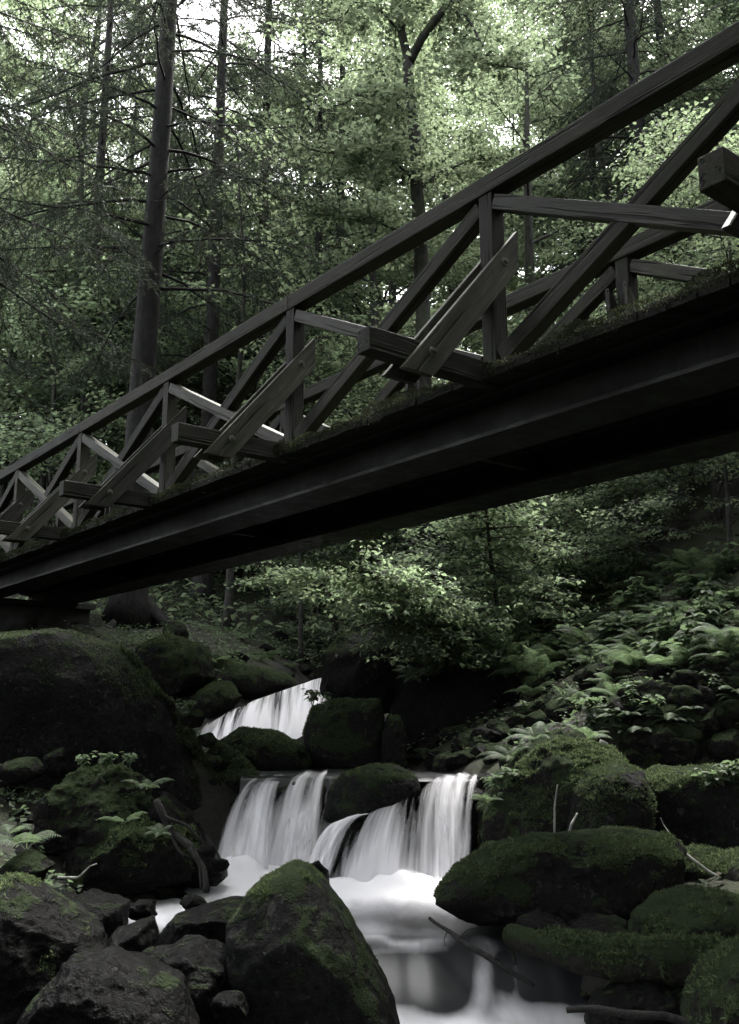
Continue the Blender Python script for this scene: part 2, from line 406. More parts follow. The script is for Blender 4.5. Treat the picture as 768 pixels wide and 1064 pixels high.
def mat_fall():
    m, nt = new_mat('falling_water'); T = NT(nt)
    u = T.n('ShaderNodeAttribute', attribute_name='across').outputs['Fac']; v = T.n('ShaderNodeAttribute', attribute_name='along').outputs['Fac']
    op = T.n('ShaderNodeAttribute', attribute_name='body').outputs['Fac']
    cb = T.n('ShaderNodeCombineXYZ'); T.l(u, cb.inputs[0]); T.l(T.math('MULTIPLY', v, .055), cb.inputs[1])
    a = T.noise(cb.outputs[0], 13, 3, .55, .15); c = T.noise(cb.outputs[0], 42, 2, .5, .1); e = T.noise(cb.outputs[0], 4.5, 2, .5)
    s = T.math('ADD', T.math('MULTIPLY', T.math('SUBTRACT', a, .5), 1.7), T.math('MULTIPLY', T.math('SUBTRACT', c, .5), .45))
    s = T.math('ADD', s, T.math('MULTIPLY', T.math('SUBTRACT', e, .5), 2.6))
    s = T.math('ADD', s, op)
    fac = T.ramp(s, [(.05, 0.0), (.42, .42), (.85, .97)])
    d = T.n('ShaderNodeBsdfDiffuse'); d.inputs[0].default_value = (.90, .89, .92, 1)
    tl = T.n('ShaderNodeBsdfTranslucent'); tl.inputs[0].default_value = (.90, .89, .92, 1)
    ms = T.n('ShaderNodeMixShader'); ms.inputs[0].default_value = .55; T.l(d.outputs[0], ms.inputs[1]); T.l(tl.outputs[0], ms.inputs[2])
    tp = T.n('ShaderNodeBsdfTransparent')
    mx = T.n('ShaderNodeMixShader'); T.l(fac, mx.inputs[0]); T.l(tp.outputs[0], mx.inputs[1]); T.l(ms.outputs[0], mx.inputs[2])
    T.out(mx.outputs[0]); return m
M['fall'] = mat_fall()

def resample(pts, n):
    pts = np.array(pts, float); d = np.concatenate([[0], np.cumsum(np.linalg.norm(np.diff(pts, axis=0), axis=1))]); d /= d[-1]
    t = np.linspace(0, 1, n); return np.stack([np.interp(t, d, pts[:, k]) for k in range(3)], -1)

def curtain(name, lip, base, throw=.5, body=(.35, .8), edge=.12, seed=0, nu=90, nv=36, back=.18, wob=.02, floor=None):
    """a sheet of water: rounds over the lip, then falls along a parabola to its base"""
    L = resample(lip, nu); Bp = resample(base, nu)
    if floor is not None: Bp[:, 2] = floor
    u = np.linspace(0, 1, nu); v = np.linspace(-.18, 1.0, nv)
    U, V = np.meshgrid(u, v, indexing='ij')
    vv = np.clip(V, 0, 1)
    hz = 1 - (1 - vv) ** 1.0 * 1.0
    h = vv ** throw                     # horizontal progress runs ahead of the drop
    pos = L[:, None, :] + (Bp - L)[:, None, :] * np.stack([h, h, vv ** 1.25], -1)
    pos[..., 1] += np.where(V < 0, -V * back / .18, 0)
    pos[..., 2] += np.where(V < 0, .012 * (-V / .18), 0)
    q = np.stack([U * 7, V * .8, 0 * U + seed], -1).reshape(-1, 3)
    off = (fbm(q, 3, seed) * wob * 2).reshape(U.shape) * np.clip(vv * 3, 0.15, 1)
    pos[..., 1] -= off; pos[..., 2] += off * .4
    bd = body[0] + (body[1] - body[0]) * smooth(.0, 1, vv)
    ed = smooth(0, edge, U) * smooth(0, edge, 1 - U)
    bd = bd - (1 - ed) * 1.3 - .35 * smooth(.0, .18, -V)
    width = np.linalg.norm(L[-1] - L[0])
    k = (np.arange(nu - 1)[:, None] * nv + np.arange(nv - 1)[None, :]).ravel()
    b = MB(); b.add(pos.reshape(-1, 3), np.stack([k, k + nv, k + nv + 1, k + 1], -1))
    me = b.mesh(name, M['fall'], attrs={'across': (U * width * 1.0 + seed * 3.1).ravel(), 'along': (V + seed).ravel(), 'body': bd.ravel()})
    return tag(link(name, me), kind='structure')
def PP(rows): return [P(*r) for r in rows]

curtain('waterfall', floor=-.03, lip=PP([(256, 808, 6.9), (290, 806, 6.95), (320, 804, 6.95), (352, 803, 6.95)]), base=PP([(208, 897, 6.3), (245, 898, 6.2), (290, 897, 6.2), (338, 892, 6.3)]), throw=.5, body=(.48, 1.1), edge=.16, seed=1)
curtain('waterfall', floor=-.03, lip=PP([(262, 812, 6.82), (278, 812, 6.82), (296, 812, 6.82)]), base=PP([(228, 900, 6.15), (258, 902, 6.1), (286, 901, 6.1)]), throw=.5, body=(.35, .9), edge=.25, seed=2)
curtain('waterfall', floor=-.03, lip=PP([(296, 842, 6.6), (325, 838, 6.6), (347, 832, 6.6)]), base=PP([(280, 900, 6.15), (308, 900, 6.1), (335, 897, 6.15)]), throw=.6, body=(.35, .9), edge=.25, seed=6)
curtain('waterfall', floor=-.03, lip=PP([(364, 852, 6.0), (390, 842, 6.05), (415, 832, 6.15), (435, 818, 6.25), (460, 809, 6.35), (488, 806, 6.4), (515, 807, 6.4)]), base=PP([(330, 909, 5.75), (352, 911, 5.72), (378, 912, 5.7), (406, 912, 5.7), (434, 911, 5.74), (464, 907, 5.84), (495, 898, 6.0)]), throw=.5, body=(.42, 1.0), edge=.12, seed=3, nu=130)
curtain('waterfall', floor=-.03, lip=PP([(353, 854, 6.0), (372, 847, 6.0), (392, 845, 6.03)]), base=PP([(308, 900, 5.85), (326, 906, 5.78), (342, 909, 5.75)]), throw=.45, body=(.85, 1.1), edge=.25, seed=4)
curtain('waterfall', floor=-.03, lip=PP([(440, 811, 6.31), (470, 808, 6.33), (510, 808, 6.35)]), base=PP([(440, 911, 5.71), (466, 909, 5.75), (492, 901, 5.88)]), throw=.45, body=(.2, .75), edge=.2, seed=5)
# the slanting cascade further up the brook
curtain('upper_waterfall', PP([(220, 752, 10.3), (236, 740, 10.6), (264, 728, 10.9), (296, 716, 11.2), (326, 706, 11.4), (354, 699, 11.5)]), PP([(203, 764, 9.9), (218, 774, 9.8), (246, 780, 9.8), (280, 782, 9.8), (312, 780, 9.8), (340, 768, 10.0)]), .75, (.42, 1.0), .10, 7, 90, 30, .5, .10)
# water over the little step in the foreground

# ------------------------------------------------------------------ footbridge
TH = R(38.4); BC, BS = math.cos(TH), math.sin(TH)
def B3(t, D, z): return np.array([BC * D - BS * t, BS * D + BC * t, z])
bridge = tag(empty('footbridge', B3(3.43, 4.2, 2.47)), 'dark timber and steel footbridge crossing over the stream, with braced railings', 'footbridge')
BINV = bridge.matrix_world.inverted()
rb = random.Random(4)

def place(o, ax, ay, az, loc, parent, ploc):
    m = Matrix((( ax[0], ay[0], az[0], loc[0] - ploc[0]), (ax[1], ay[1], az[1], loc[1] - ploc[1]), (ax[2], ay[2], az[2], loc[2] - ploc[2]), (0, 0, 0, 1)))
    o.parent = parent; o.matrix_local = m

def box_mesh(name, L, w, h, mat, bev=.006, seg=10, seed=0, wob=.0025):
    """a beam along local X with worn, bevelled arrises"""
    bm = bpy.data.meshes.new(name)
    import bmesh
    q = bmesh.new(); bmesh.ops.create_cube(q, size=1)
    bmesh.ops.scale(q, vec=(L, w, h), verts=q.verts)
    n = max(1, int(L / .25))
    ed = [e for e in q.edges if abs(e.verts[0].co.x - e.verts[1].co.x) > L * .5]
    if n > 1: bmesh.ops.subdivide_edges(q, edges=ed, cuts=min(n, 60), use_grid_fill=True)
    sharp = [e for e in q.edges if len(e.link_faces) == 2 and e.calc_face_angle() > .5]
    bmesh.ops.bevel(q, geom=sharp, offset=bev, segments=2, affect='EDGES', profile=.6)
    co = np.array([v.co[:] for v in q.verts])
    d = fbm(co * np.array([3, 14, 14]) + seed * 9.1, 2, seed)
    for v, dd in zip(q.verts, d): v.co += Vector((0, (1 if v.co.y > 0 else -1) * dd * wob, (1 if v.co.z > 0 else -1) * dd * wob))
    for f in q.faces: f.smooth = False
    q.to_mesh(bm); q.free(); bm.materials.append(mat); return bm

bloc = np.array(bridge.location)
def beam(name, p0, p1, w, h, mat, side=None, parent=bridge, seed=None, bev=.006, lab=None):
    p0, p1 = np.array(p0, float), np.array(p1, float); ax = p1 - p0; L = np.linalg.norm(ax); ax /= L
    side = np.array([-BC, -BS, 0.0]) if side is None else np.array(side, float)
    side = side - ax * side.dot(ax); side /= np.linalg.norm(side); up = np.cross(ax, side)
    seed = rb.randint(0, 999) if seed is None else seed
    o = link(name, box_mesh(name, L, w, h, mat, bev, seed=seed))
    place(o, ax, side, up, (p0 + p1) / 2, parent, bloc)
    if lab: o['label'] = lab
    return o

T0, T1 = -7.4, 14.2
# steel girders: I section extruded along the span
def girder(Dn, Df):
    L = T1 - T0; w = Df - Dn; h0, h1 = 2.475, 2.735; tf, tw = .022, .016
    prof = [(-w/2, 0), (w/2, 0), (w/2, tf), (tw/2, tf + .012), (tw/2, h1-h0-tf-.01), (w/2*.8, h1-h0-tf), (w/2*.8, h1-h0), (-w/2*.8, h1-h0), (-w/2*.8, h1-h0-tf), (-tw/2, h1-h0-tf-.01), (-tw/2, tf+.012), (-w/2, tf)]
    n = 60; Dm = (Dn + Df) / 2; V = []
    for a in range(n + 1):
        t = T0 + L * a / n
        for (s, z) in prof: V.append(B3(t, Dm + s, h0 + z))
    m = len(prof); F = [[a*m + i, a*m + (i+1) % m, (a+1)*m + (i+1) % m, (a+1)*m + i] for a in range(n) for i in range(m)]
    b = MB(); b.add(np.array(V) - bloc, F)
    o = link('girder', b.mesh('girder', M['steel'], False), bridge); return o
girder(3.57, 3.91); girder(4.57, 4.93)
# cross stiffeners between the girders
for t in np.arange(-5.5, 13, 3.2):
    beam('cross_bearer', B3(t, 3.76, 2.63), B3(t, 4.74, 2.63), .05, .12, M['steel'], side=(-BS, BC, 0))
# deck of boards, one surface with a ragged board edge
b = MB(); t = T0
rr = random.Random(8)
while t < T1:
    w = .145; e0 = 3.45 + rr.uniform(-.006, .006); e1 = 5.03 + rr.uniform(-.006, .006); z0 = 2.74 + rr.uniform(0, .006)
    c = [B3(a, d, z) for z in (z0, z0 + .045) for (a, d) in ((t, e0), (t + w, e0), (t + w, e1), (t, e1))]
    b.add(np.array(c) - bloc, [[3, 2, 1, 0], [4, 5, 6, 7], [0, 1, 5, 4], [1, 2, 6, 5], [2, 3, 7, 6], [3, 0, 4, 7]])
    t += w + .008
deck = link('deck', b.mesh('deck', M['deck'], False), bridge)
# moss and needles hanging along the deck edge
def fringe(D, n, seed):
    g = np.random.default_rng(seed)
    t = g.uniform(T0, T1, n); q = np.stack([t * 2.2, 0 * t, 0 * t], -1); c = fbm(q, 4, seed); c2 = fbm(q * 4, 3, seed + 5)
    keep = g.uniform(-.75, .35, n) < c; t, c, c2 = t[keep], c[keep], c2[keep]; n = len(t)
    a = g.uniform(-.6, math.pi + .4, n); r = .036 + .034 * c + .028 * c2      # a ragged roll of moss round the board edge
    out = np.cos(a) * r * .8; z = 2.785 + np.sin(a) * r * 1.25 - np.where(g.random(n) < .25, g.uniform(0, .05, n), 0)
    base = np.stack([BC * (D - out) - BS * t, BS * (D - out) + BC * t, z], -1)
    d = np.stack([-BC * np.cos(a), -BS * np.cos(a), np.sin(a) - .25], -1) + g.normal(0, .55, (n, 3)); d /= np.linalg.norm(d, axis=1)[:, None]
    s = np.cross(d, g.normal(size=(n, 3))); s /= np.linalg.norm(s, axis=1)[:, None]; L = g.uniform(.008, .022, n)[:, None]
    V = np.stack([base - s * L * .2, base + s * L * .2, base + d * L], 1).reshape(-1, 3) - bloc
    b = MB(); b.add(V, np.arange(3 * n).reshape(-1, 3))
    return tag(link('moss_fringe', b.mesh('moss_fringe', M['moss_dark'], False), bridge), kind='stuff')
fringe(3.45, 130000, 3); fringe(5.03, 16000, 4); fringe(3.60, 30000, 6)
# kerb boards laid along the deck edges
for D in (3.53, 4.95): beam('kerb_board', B3(T0, D, 2.808), B3(T1, D, 2.808), .08, .036, M['wood'])

bolt_b = MB()
def disc(b, c, ax, r, h, n=10):
    ax = np.array(ax, float); ref = np.array([0, 0, 1.0]); u = np.cross(ax, ref); u /= np.linalg.norm(u); v = np.cross(ax, u)
    a = np.linspace(0, 2*math.pi, n, endpoint=False)
    ring = np.array(c) + r * (np.cos(a)[:, None] * u + np.sin(a)[:, None] * v)
    top = np.array(c) + ax * h + r * .8 * (np.cos(a)[:, None] * u + np.sin(a)[:, None] * v)
    k = np.arange(n); b.add(np.vstack([ring, top, [np.array(c) + ax * h]]), np.vstack([np.stack([k, (k+1) % n, n + (k+1) % n], -1), np.stack([k, n + (k+1) % n, n + k], -1), np.stack([n + k, n + (k+1) % n, np.full(n, 2*n)], -1)]))

def stay(t, D0, sgn, side_d, lab=None):
    """one plank of the pair that props a post from the outrigger; sgn: +1 outward is -n"""
    prof = [(-.12, 3.694), (.752, 2.665), (.545, 2.665), (-.12, 3.455)]
    c = np.array([0.3, 0, 3.1]); th = .036
    tt = t + side_d * (.052 + th / 2)
    V = []
    for q in (-th/2, th/2):
        for (s, z) in prof: V.append(B3(tt + q, D0 - sgn * s, z))
    V = np.array(V); org = B3(tt, D0 - sgn * .3, 3.1)
    # local frame: X runs along the plank so the grain follows it
    ax = B3(tt, D0 - sgn * .66, 2.7) - B3(tt, D0 + sgn * .08, 3.58); ax /= np.linalg.norm(ax)
    ay = np.array([-BS, BC, 0.0]); az = np.cross(ax, ay)
    Rm = np.stack([ax, ay, az], 0)
    b = MB(); b.add((V - org) @ Rm.T, [[3, 2, 1, 0], [4, 5, 6, 7], [0, 1, 5, 4], [1, 2, 6, 5], [2, 3, 7, 6], [3, 0, 4, 7]])
    me = b.mesh('stay_plank', M['wood2'], False)
    import bmesh
    q = bmesh.new(); q.from_mesh(me); bmesh.ops.recalc_face_normals(q, faces=q.faces)
    bmesh.ops.bevel(q, geom=list(q.edges), offset=.004, segments=2, affect='EDGES'); q.to_mesh(me); q.free()
    o = link('stay_plank', me); place(o, ax, ay, az, org, bridge, bloc)
    for (s, z) in ((0.0, 3.46), (.55, 2.795)):
        bb = MB(); disc(bb, (B3(tt + side_d * (th/2), D0 - sgn * s, z) - org) @ Rm.T, (0, side_d, 0), .026, .006, 14); disc(bb, (B3(tt + side_d * (th/2 + .005), D0 - sgn * s, z) - org) @ Rm.T, (0, side_d, 0), .014, .02, 6)
        link('bolt', bb.mesh('bolt', M['iron'], False), o)
    return o

posts = [3.43 + 2.0 * k for k in range(-4, 6)]; posts[3] = 1.53
for D0, sgn in ((3.61, 1), (4.86, -1)):
    out = np.array([-BC, -BS, 0.0]) * sgn
    # handrail in lengths that meet over the posts
    cuts = [T0] + [posts[i] + .02 for i in (1, 3, 5, 7)] + [T1]
    for a, c in zip(cuts[:-1], cuts[1:]):
        beam('handrail', B3(a + .001, D0, 3.955), B3(c - .001, D0, 3.955), .118, .112, M['wood'], bev=.009)
    for i, t in enumerate(posts):
        beam('post', B3(t, D0, 2.84), B3(t, D0, 3.897), .10, .10, M['wood'], side=out)
        beam('outrigger_beam', B3(t, D0 + sgn * .055, 2.79), B3(t, D0 - sgn * .93, 2.79), .10, .125, M['wood'], side=(-BS, BC, 0))
        for sd in (-1, 1): stay(t, D0, sgn, sd)
        if i + 1 < len(posts):
            t2 = posts[i + 1]
            # brace from the near post's head to the far post's foot, and its lighter partner halved over it
            beam('diagonal_brace', B3(t + .06, D0, 3.84), B3(t2 - .07, D0, 2.90), .085, .10, M['wood'])
            beam('cross_brace', B3(t2 - .055, D0 - sgn * .006, 3.835), B3(t + .075, D0 - sgn * .006, 2.90), .082, .088, M['wood2'])

# abutment of coursed stone at the far bank
def wall_block(name, t0, t1, D0, D1, z0, z1, mat, parent=None):
    b = MB(); n = 14
    import bmesh
    q = bmesh.new(); bmesh.ops.create_cube(q, size=1); bmesh.ops.subdivide_edges(q, edges=list(q.edges), cuts=n, use_grid_fill=True)
    co = np.array([v.co[:] for v in q.verts]) + .5
    t = t0 + (t1 - t0) * co[:, 0]; D = D0 + (D1 - D0) * co[:, 1]; z = z0 + (z1 - z0) * co[:, 2]
    w = np.stack([BC * D - BS * t, BS * D + BC * t, z], -1)
    dn = fbm(w * np.array([3.0, 3.0, 6.0]), 4, 31); w = w + (w - w.mean(0)) / np.linalg.norm(w - w.mean(0), axis=1)[:, None] * dn[:, None] * .06
    me = bpy.data.meshes.new(name)
    for v, p in zip(q.verts, w): v.co = p
    q.to_mesh(me); q.free(); me.materials.append(mat); return link(name, me, parent)
ab = tag(empty('abutment', B3(13, 4.2, 1.0)), 'dark stone abutment carrying the far left end of the footbridge', 'abutment')
o = wall_block('masonry', 12.75, 15.5, 2.5, 5.12, .4, 2.40, M['concrete']); o.parent = ab; o.matrix_parent_inverse = Matrix.Translation(-ab.location)
o = wall_block('bearing_slab', 12.68, 15.5, 2.4, 5.16, 2.402, 2.472, M['concrete']); o.parent = ab; o.matrix_parent_inverse = Matrix.Translation(-ab.location)

# ------------------------------------------------------------------ rocks
_sph = {}
def sphere_mesh(sub):
    if sub not in _sph:
        import bmesh
        q = bmesh.new(); bmesh.ops.create_icosphere(q, subdivisions=sub, radius=1)
        V = np.array([v.co[:] for v in q.verts]); F = np.array([[v.index for v in f.verts] for f in q.faces]); q.free(); _sph[sub] = (V, F)
    return _sph[sub]

def facet(V, seed, n=10, lo=.62, hi=.95, soft=.92):
    g = np.random.default_rng(seed)
    N = g.normal(size=(n, 3)); N /= np.linalg.norm(N, axis=1)[:, None]
    for a in N:
        d = g.uniform(lo, hi); q = V @ a - d; V = V - np.maximum(q, 0)[:, None] * a * soft
    return V

def tufts(V, F, loc, seed, n, thr=.25, size=.012, dens=1.0):
    """short moss blades on faces that look up (world space result, relative to loc)"""
    g = np.random.default_rng(seed)
    a, b_, c = V[F[:, 0]], V[F[:, 1]], V[F[:, 2]]
    nr = np.cross(b_ - a, c - a); ar = np.linalg.norm(nr, axis=1) + 1e-12; nr = nr / ar[:, None]
    cen = (a + b_ + c) / 3 + loc
    m = nr[:, 2] * .6 + fbm(cen * 4, 4, 77) * 1.15 + fbm(cen * 15, 3, 78) * .5
    w = ar * smooth(thr, thr + .25, m)
    if w.sum() < 1e-9: return None
    k = g.choice(len(F), n, p=w / w.sum())
    r1, r2 = np.sqrt(g.random(n))[:, None], g.random(n)[:, None]
    p = a[k] * (1 - r1) + b_[k] * r1 * (1 - r2) + c[k] * r1 * r2
    d = nr[k] + g.normal(0, .75, (n, 3)); d /= np.linalg.norm(d, axis=1)[:, None]
    s = np.cross(d, g.normal(size=(n, 3))); s /= np.linalg.norm(s, axis=1)[:, None]
    L = size * (g.uniform(.3, 1.0, n) + 1.3 * (g.random(n) < .05))[:, None]
    b = MB(); b.add(np.stack([p - s * L * .28, p + s * L * .28, p + d * L], 1).reshape(-1, 3), np.arange(3 * n).reshape(-1, 3))
    return b.mesh('moss', M['moss'], False)

def rock(label, outline, Y, depth, mat='rock', seed=1, sub=6, rough=.06, nf=9, moss_n=0, group=None, name='boulder', sq=.75, lean=0.0, fl=(.62, .95), msize=.0085, thr=.25):
    """a boulder with the silhouette of a photo outline, at distance Y, `depth` half its front-to-back size"""
    poly = np.array([P(x, y, Y) for x, y in outline])[:, [0, 2]]
    cen = (poly.max(0) + poly.min(0)) / 2
    S, F = sphere_mesh(sub)
    ang = np.arctan2(S[:, 2], S[:, 0])
    q = poly - cen; qa = np.arctan2(q[:, 1], q[:, 0]); o = np.argsort(qa); qa = qa[o]; q = q[o]
    # radius of the outline in each direction: ray against its edges
    tab = np.linspace(-math.pi, math.pi, 361); Rr = np.zeros(361)
    for i, t in enumerate(tab):
        d = np.array([math.cos(t), math.sin(t)]); best = 0
        for j in range(len(q)):
            p0, p1 = q[j], q[(j + 1) % len(q)]; e = p1 - p0; det = d[0] * -e[1] + d[1] * e[0]
            if abs(det) < 1e-9: continue
            s = (p0[0] * -e[1] + p0[1] * e[0]) / det; u = (d[0] * p0[1] - d[1] * p0[0]) / det
            if s > 0 and -.001 <= u <= 1.001: best = max(best, s)
        Rr[i] = best
    ker = np.array([1, 2, 3, 2, 1.0]); ker /= ker.sum(); Rr = np.convolve(np.concatenate([Rr[-3:-1], Rr, Rr[1:3]]), ker, 'valid')
    U = facet(S * 1.0, seed, nf, *fl)
    rho0 = np.sqrt(S[:, 0] ** 2 + S[:, 2] ** 2); 
    ratio = np.linalg.norm(U, axis=1)
    rad = np.interp(ang, tab, Rr)
    rho = np.minimum(rho0, 1) ** sq
    keep = ratio + (1 - ratio) * rho0 ** 3      # keep the outline, chisel the front and back
    x = np.cos(ang) * rad * rho * (.35 + .65 * keep); z = np.sin(ang) * rad * rho * (.35 + .65 * keep)
    y = np.sign(S[:, 1]) * np.abs(S[:, 1]) ** .8 * depth * ratio + lean * z
    V = np.stack([x, y, z], -1); size = float(np.mean(Rr))
    nrm = V / (np.linalg.norm(V, axis=1)[:, None] + 1e-9)
    w = V + np.array([cen[0], Y, cen[1]])
    h = fbm(w * (1.6 / size), 5, seed + 3, .55) * size * rough + (1 - np.abs(fbm(w * (2.6 / size), 4, seed + 9)) * 2) * size * rough * .5
    h = h + fbm(w * (7 / size), 4, seed + 15) * size * rough * .32 + fbm(w * 24, 3, 301) * .0055
    upf = smooth(.15, .7, nrm[:, 2] + .5 * fbm(w * 5, 3, 77))
    h = h + upf * (.010 if 'moss' in mat else .004) * fbm(w * 19, 3, 302)
    V = V + nrm * h[:, None]
    loc = np.array([cen[0], Y, cen[1]])
    b = MB(); b.add(V, F)
    o = link(name, b.mesh(name, M[mat]), None, loc); tag(o, label, 'rock', group)
    if moss_n:
        me = tufts(V, F, loc, seed, int(moss_n * 2.4), thr, msize)
        if me: tag(link('moss_cover', me, o), kind='stuff')
    return o

rock('tall dark wet boulder with a peaked top, standing in front of the waterfall', [(237, 962), (262, 925), (302, 899), (322, 903), (350, 935), (378, 980), (405, 1030), (414, 1064), (400, 1110), (228, 1110), (240, 1040), (234, 1000)], 3.5, .34, 'rock_foot' if 'rock_foot' in M else 'rock', 5, 6, .05, 12, 16000, sq=.7, thr=.5, msize=.005)
rock('long low boulder with a mossy top, right of the plunge pool', [(453, 937), (472, 908), (505, 880), (560, 868), (640, 862), (690, 866), (707, 882), (702, 912), (690, 938), (640, 952), (600, 960), (540, 962), (488, 958)], 4.75, .36, 'rock_moss', 8, 6, .07, 13, 36000, sq=.7, thr=.46, fl=(.55, .9))
rock('mossy outcrop at the right edge of the main waterfall', [(497, 868), (499, 842), (522, 808), (556, 772), (596, 764), (632, 776), (645, 800), (640, 860), (612, 900), (540, 915), (505, 900)], 6.0, .55, 'rock_moss', 11, 6, .14, 14, 34000, sq=.75, thr=.3, fl=(.5, .9))
rock('rounded dark block with pale top face, in the right bank below a broken stake', [(590, 868), (596, 822), (612, 800), (640, 790), (664, 798), (674, 830), (668, 880), (640, 915), (600, 905)], 5.45, .35, 'rock', 14, 6, .07, 9, 14000, sq=.75)
rock('wide sloping slab under the fallen branch, with moss on its right end', [(655, 880), (665, 815), (690, 797), (768, 799), (850, 812), (870, 880), (820, 945), (730, 950), (680, 925)], 5.6, .5, 'rock', 17, 6, .07, 8, 26000, sq=.75)
rock('smooth rounded boulder with a green cap, above the mossy log', [(652, 978), (660, 950), (685, 932), (715, 925), (768, 934), (815, 955), (830, 1000), (768, 1010), (690, 1005), (660, 995)], 3.95, .3, 'rock_moss', 20, 6, .06, 11, 26000, sq=.7, thr=.42, fl=(.55, .92))
rock('mossy boulder cut by the lower right corner', [(716, 1066), (730, 1030), (755, 1000), (790, 984), (850, 1000), (870, 1110), (715, 1120)], 2.95, .28, 'rock_moss', 23, 6, .05, 8, 16000, sq=.75)
rock('mossy boulder behind the branch end at the right edge', [(740, 935), (748, 903), (768, 888), (800, 878), (850, 900), (850, 965), (770, 970)], 4.65, .3, 'rock_moss', 26, 5, .05, 8, 9000)
rock('dark wet boulder on the lip between the two falls', [(336, 850), (342, 820), (358, 802), (385, 794), (415, 797), (433, 808), (437, 820), (425, 836), (395, 848), (360, 862)], 6.3, .28, 'rock', 29, 6, .05, 9, 5000, sq=.7, thr=.5)
huge = rock('huge dark rock with a mossy rim, sloping down from the abutment to the falls', [(-90, 900), (-90, 690), (0, 663), (88, 660), (128, 678), (156, 704), (186, 750), (214, 796), (250, 850), (240, 874), (212, 915), (120, 940), (0, 940)], 7.2, .6, 'rock_dark', 33, 6, .055, 2, 30000, sq=.30, thr=.40, fl=(.85, .97), lean=-.22)
def moss_rim(parent, path, r0, seed, n):
    """cushions of moss along the crest of a rock"""
    p = resample(PP(path), 120); p = p + np.stack([vnoise(p * 5 + 9 * k, seed + k) for k in range(3)], -1) * .05
    rr = r0 * (.75 + .55 * vnoise(p * 6, seed + 5)) * np.sin(np.linspace(.15, 3.0, 120)) ** .5
    b = MB(); b.tube(p, rr, 24); V = np.vstack(b.v); c = np.repeat(p, 24, 0); c = np.vstack([c, p[:1], p[-1:]])
    nr = V - c; nr /= np.linalg.norm(nr, axis=1)[:, None] + 1e-9
    V = V + nr * (fbm(V * 14, 4, seed)[:, None] * .035 + fbm(V * 45, 2, seed)[:, None] * .01)
    loc = np.array(parent.location); b.v = [V - loc]
    b.f = [np.vstack([f if f.shape[1] == 3 else np.vstack([f[:, :3], f[:, [0, 2, 3]]]) for f in b.f])]
    o = link('moss_rim', b.mesh('moss_rim', M['rock_moss']), parent)
    me = tufts(V - loc, b.f[0], loc, seed, n, .05, .012)
    tag(link('moss_cover', me, parent), kind='stuff')
moss_rim(huge, [(84, 664, 7.2), (126, 680, 7.1), (154, 706, 7.05), (184, 752, 7.0), (212, 798, 6.95), (248, 850, 6.9)], .06, 5, 26000)
rock('square mossy block beside the upper pool', [(318, 800), (316, 762), (325, 735), (350, 727), (395, 726), (401, 760), (398, 805), (350, 810)], 8.0, .3, 'rock_moss', 36, 5, .05, 9, 12000, sq=.55)
rock('low mossy rock left of the upper pool', [(222, 800), (230, 770), (250, 756), (290, 762), (316, 778), (324, 797), (300, 810), (240, 812)], 7.8, .35, 'rock_moss', 39, 5, .09, 9, 14000)
rock('dark overhanging rock with mossy shoulder, above the upper waterfall', [(336, 720), (338, 682), (352, 662), (385, 640), (430, 628), (470, 645), (475, 700), (445, 742), (400, 738), (360, 735)], 9.6, .6, 'rock', 42, 6, .08, 9, 12000)
rock('black hollow rock face under the fern bank', [(408, 795), (405, 730), (425, 690), (500, 680), (548, 715), (545, 770), (500, 800)], 9.3, .55, 'rock_wet', 45, 5, .09, 9)
rock('narrow upright stone beside the square mossy block', [(396, 800), (396, 765), (402, 745), (416, 744), (422, 765), (422, 800)], 7.8, .12, 'rock', 48, 5, .06, 9, 2500, name='stone')
rock('flat mossy ledge on the near left bank', [(66, 930), (70, 885), (95, 862), (150, 853), (196, 862), (205, 885), (198, 912), (140, 928), (90, 930)], 5.55, .4, 'rock_moss', 51, 6, .15, 15, 24000, sq=.55, thr=.4, fl=(.45, .85))
rock('mossy mound on the left bank below the huge rock', [(35, 890), (48, 830), (85, 800), (130, 797), (152, 815), (165, 855), (140, 890)], 5.7, .4, 'rock_moss', 54, 6, .15, 15, 12000, thr=.42, fl=(.45, .85))
rock('dark slanting slab draped with driftwood roots at the foot of the falls', [(145, 850), (172, 824), (200, 848), (226, 893), (236, 908), (222, 920), (180, 918), (150, 895)], 5.75, .3, 'rock_wet', 57, 5, .09, 11, name='rock_slab')
rock('big dark boulder in the near left corner', [(-60, 1040), (-40, 930), (20, 910), (58, 935), (100, 968), (118, 1005), (80, 1070), (-40, 1120)], 3.35, .35, 'rock_wet', 60, 6, .08, 15, 3000, thr=.7, msize=.006, fl=(.5, .88))
rock('angular wet slab at the bottom edge, nearest the camera on the left', [(-10, 1110), (35, 1040), (75, 996), (120, 988), (186, 1018), (204, 1064), (195, 1120)], 2.9, .26, 'rock_wet', 63, 6, .08, 16, sq=.6, fl=(.5, .85), name='rock_slab')
rock('small dark wedge of rock between the corner boulder and the pool', [(103, 992), (122, 966), (158, 953), (163, 978), (146, 1004), (115, 1010)], 3.8, .14, 'rock_wet', 66, 5, .06, 10, name='stone')
rock('dark wet rock wedged beside the peaked boulder', [(143, 1015), (162, 988), (200, 974), (246, 985), (262, 1064), (240, 1115), (160, 1100)], 3.45, .25, 'rock_wet', 69, 6, .11, 16, fl=(.5, .85))
rock('flat sloping slab awash behind the peaked boulder', [(155, 985), (183, 951), (240, 933), (268, 935), (262, 968), (205, 992)], 4.15, .22, 'rock_wet', 72, 6, .08, 13, sq=.6, name='rock_slab')
rock('low dark rock at the edge of the left backwater', [(60, 975), (66, 940), (95, 925), (132, 938), (130, 968), (95, 985)], 4.2, .2, 'rock_wet', 75, 5, .08, 10)
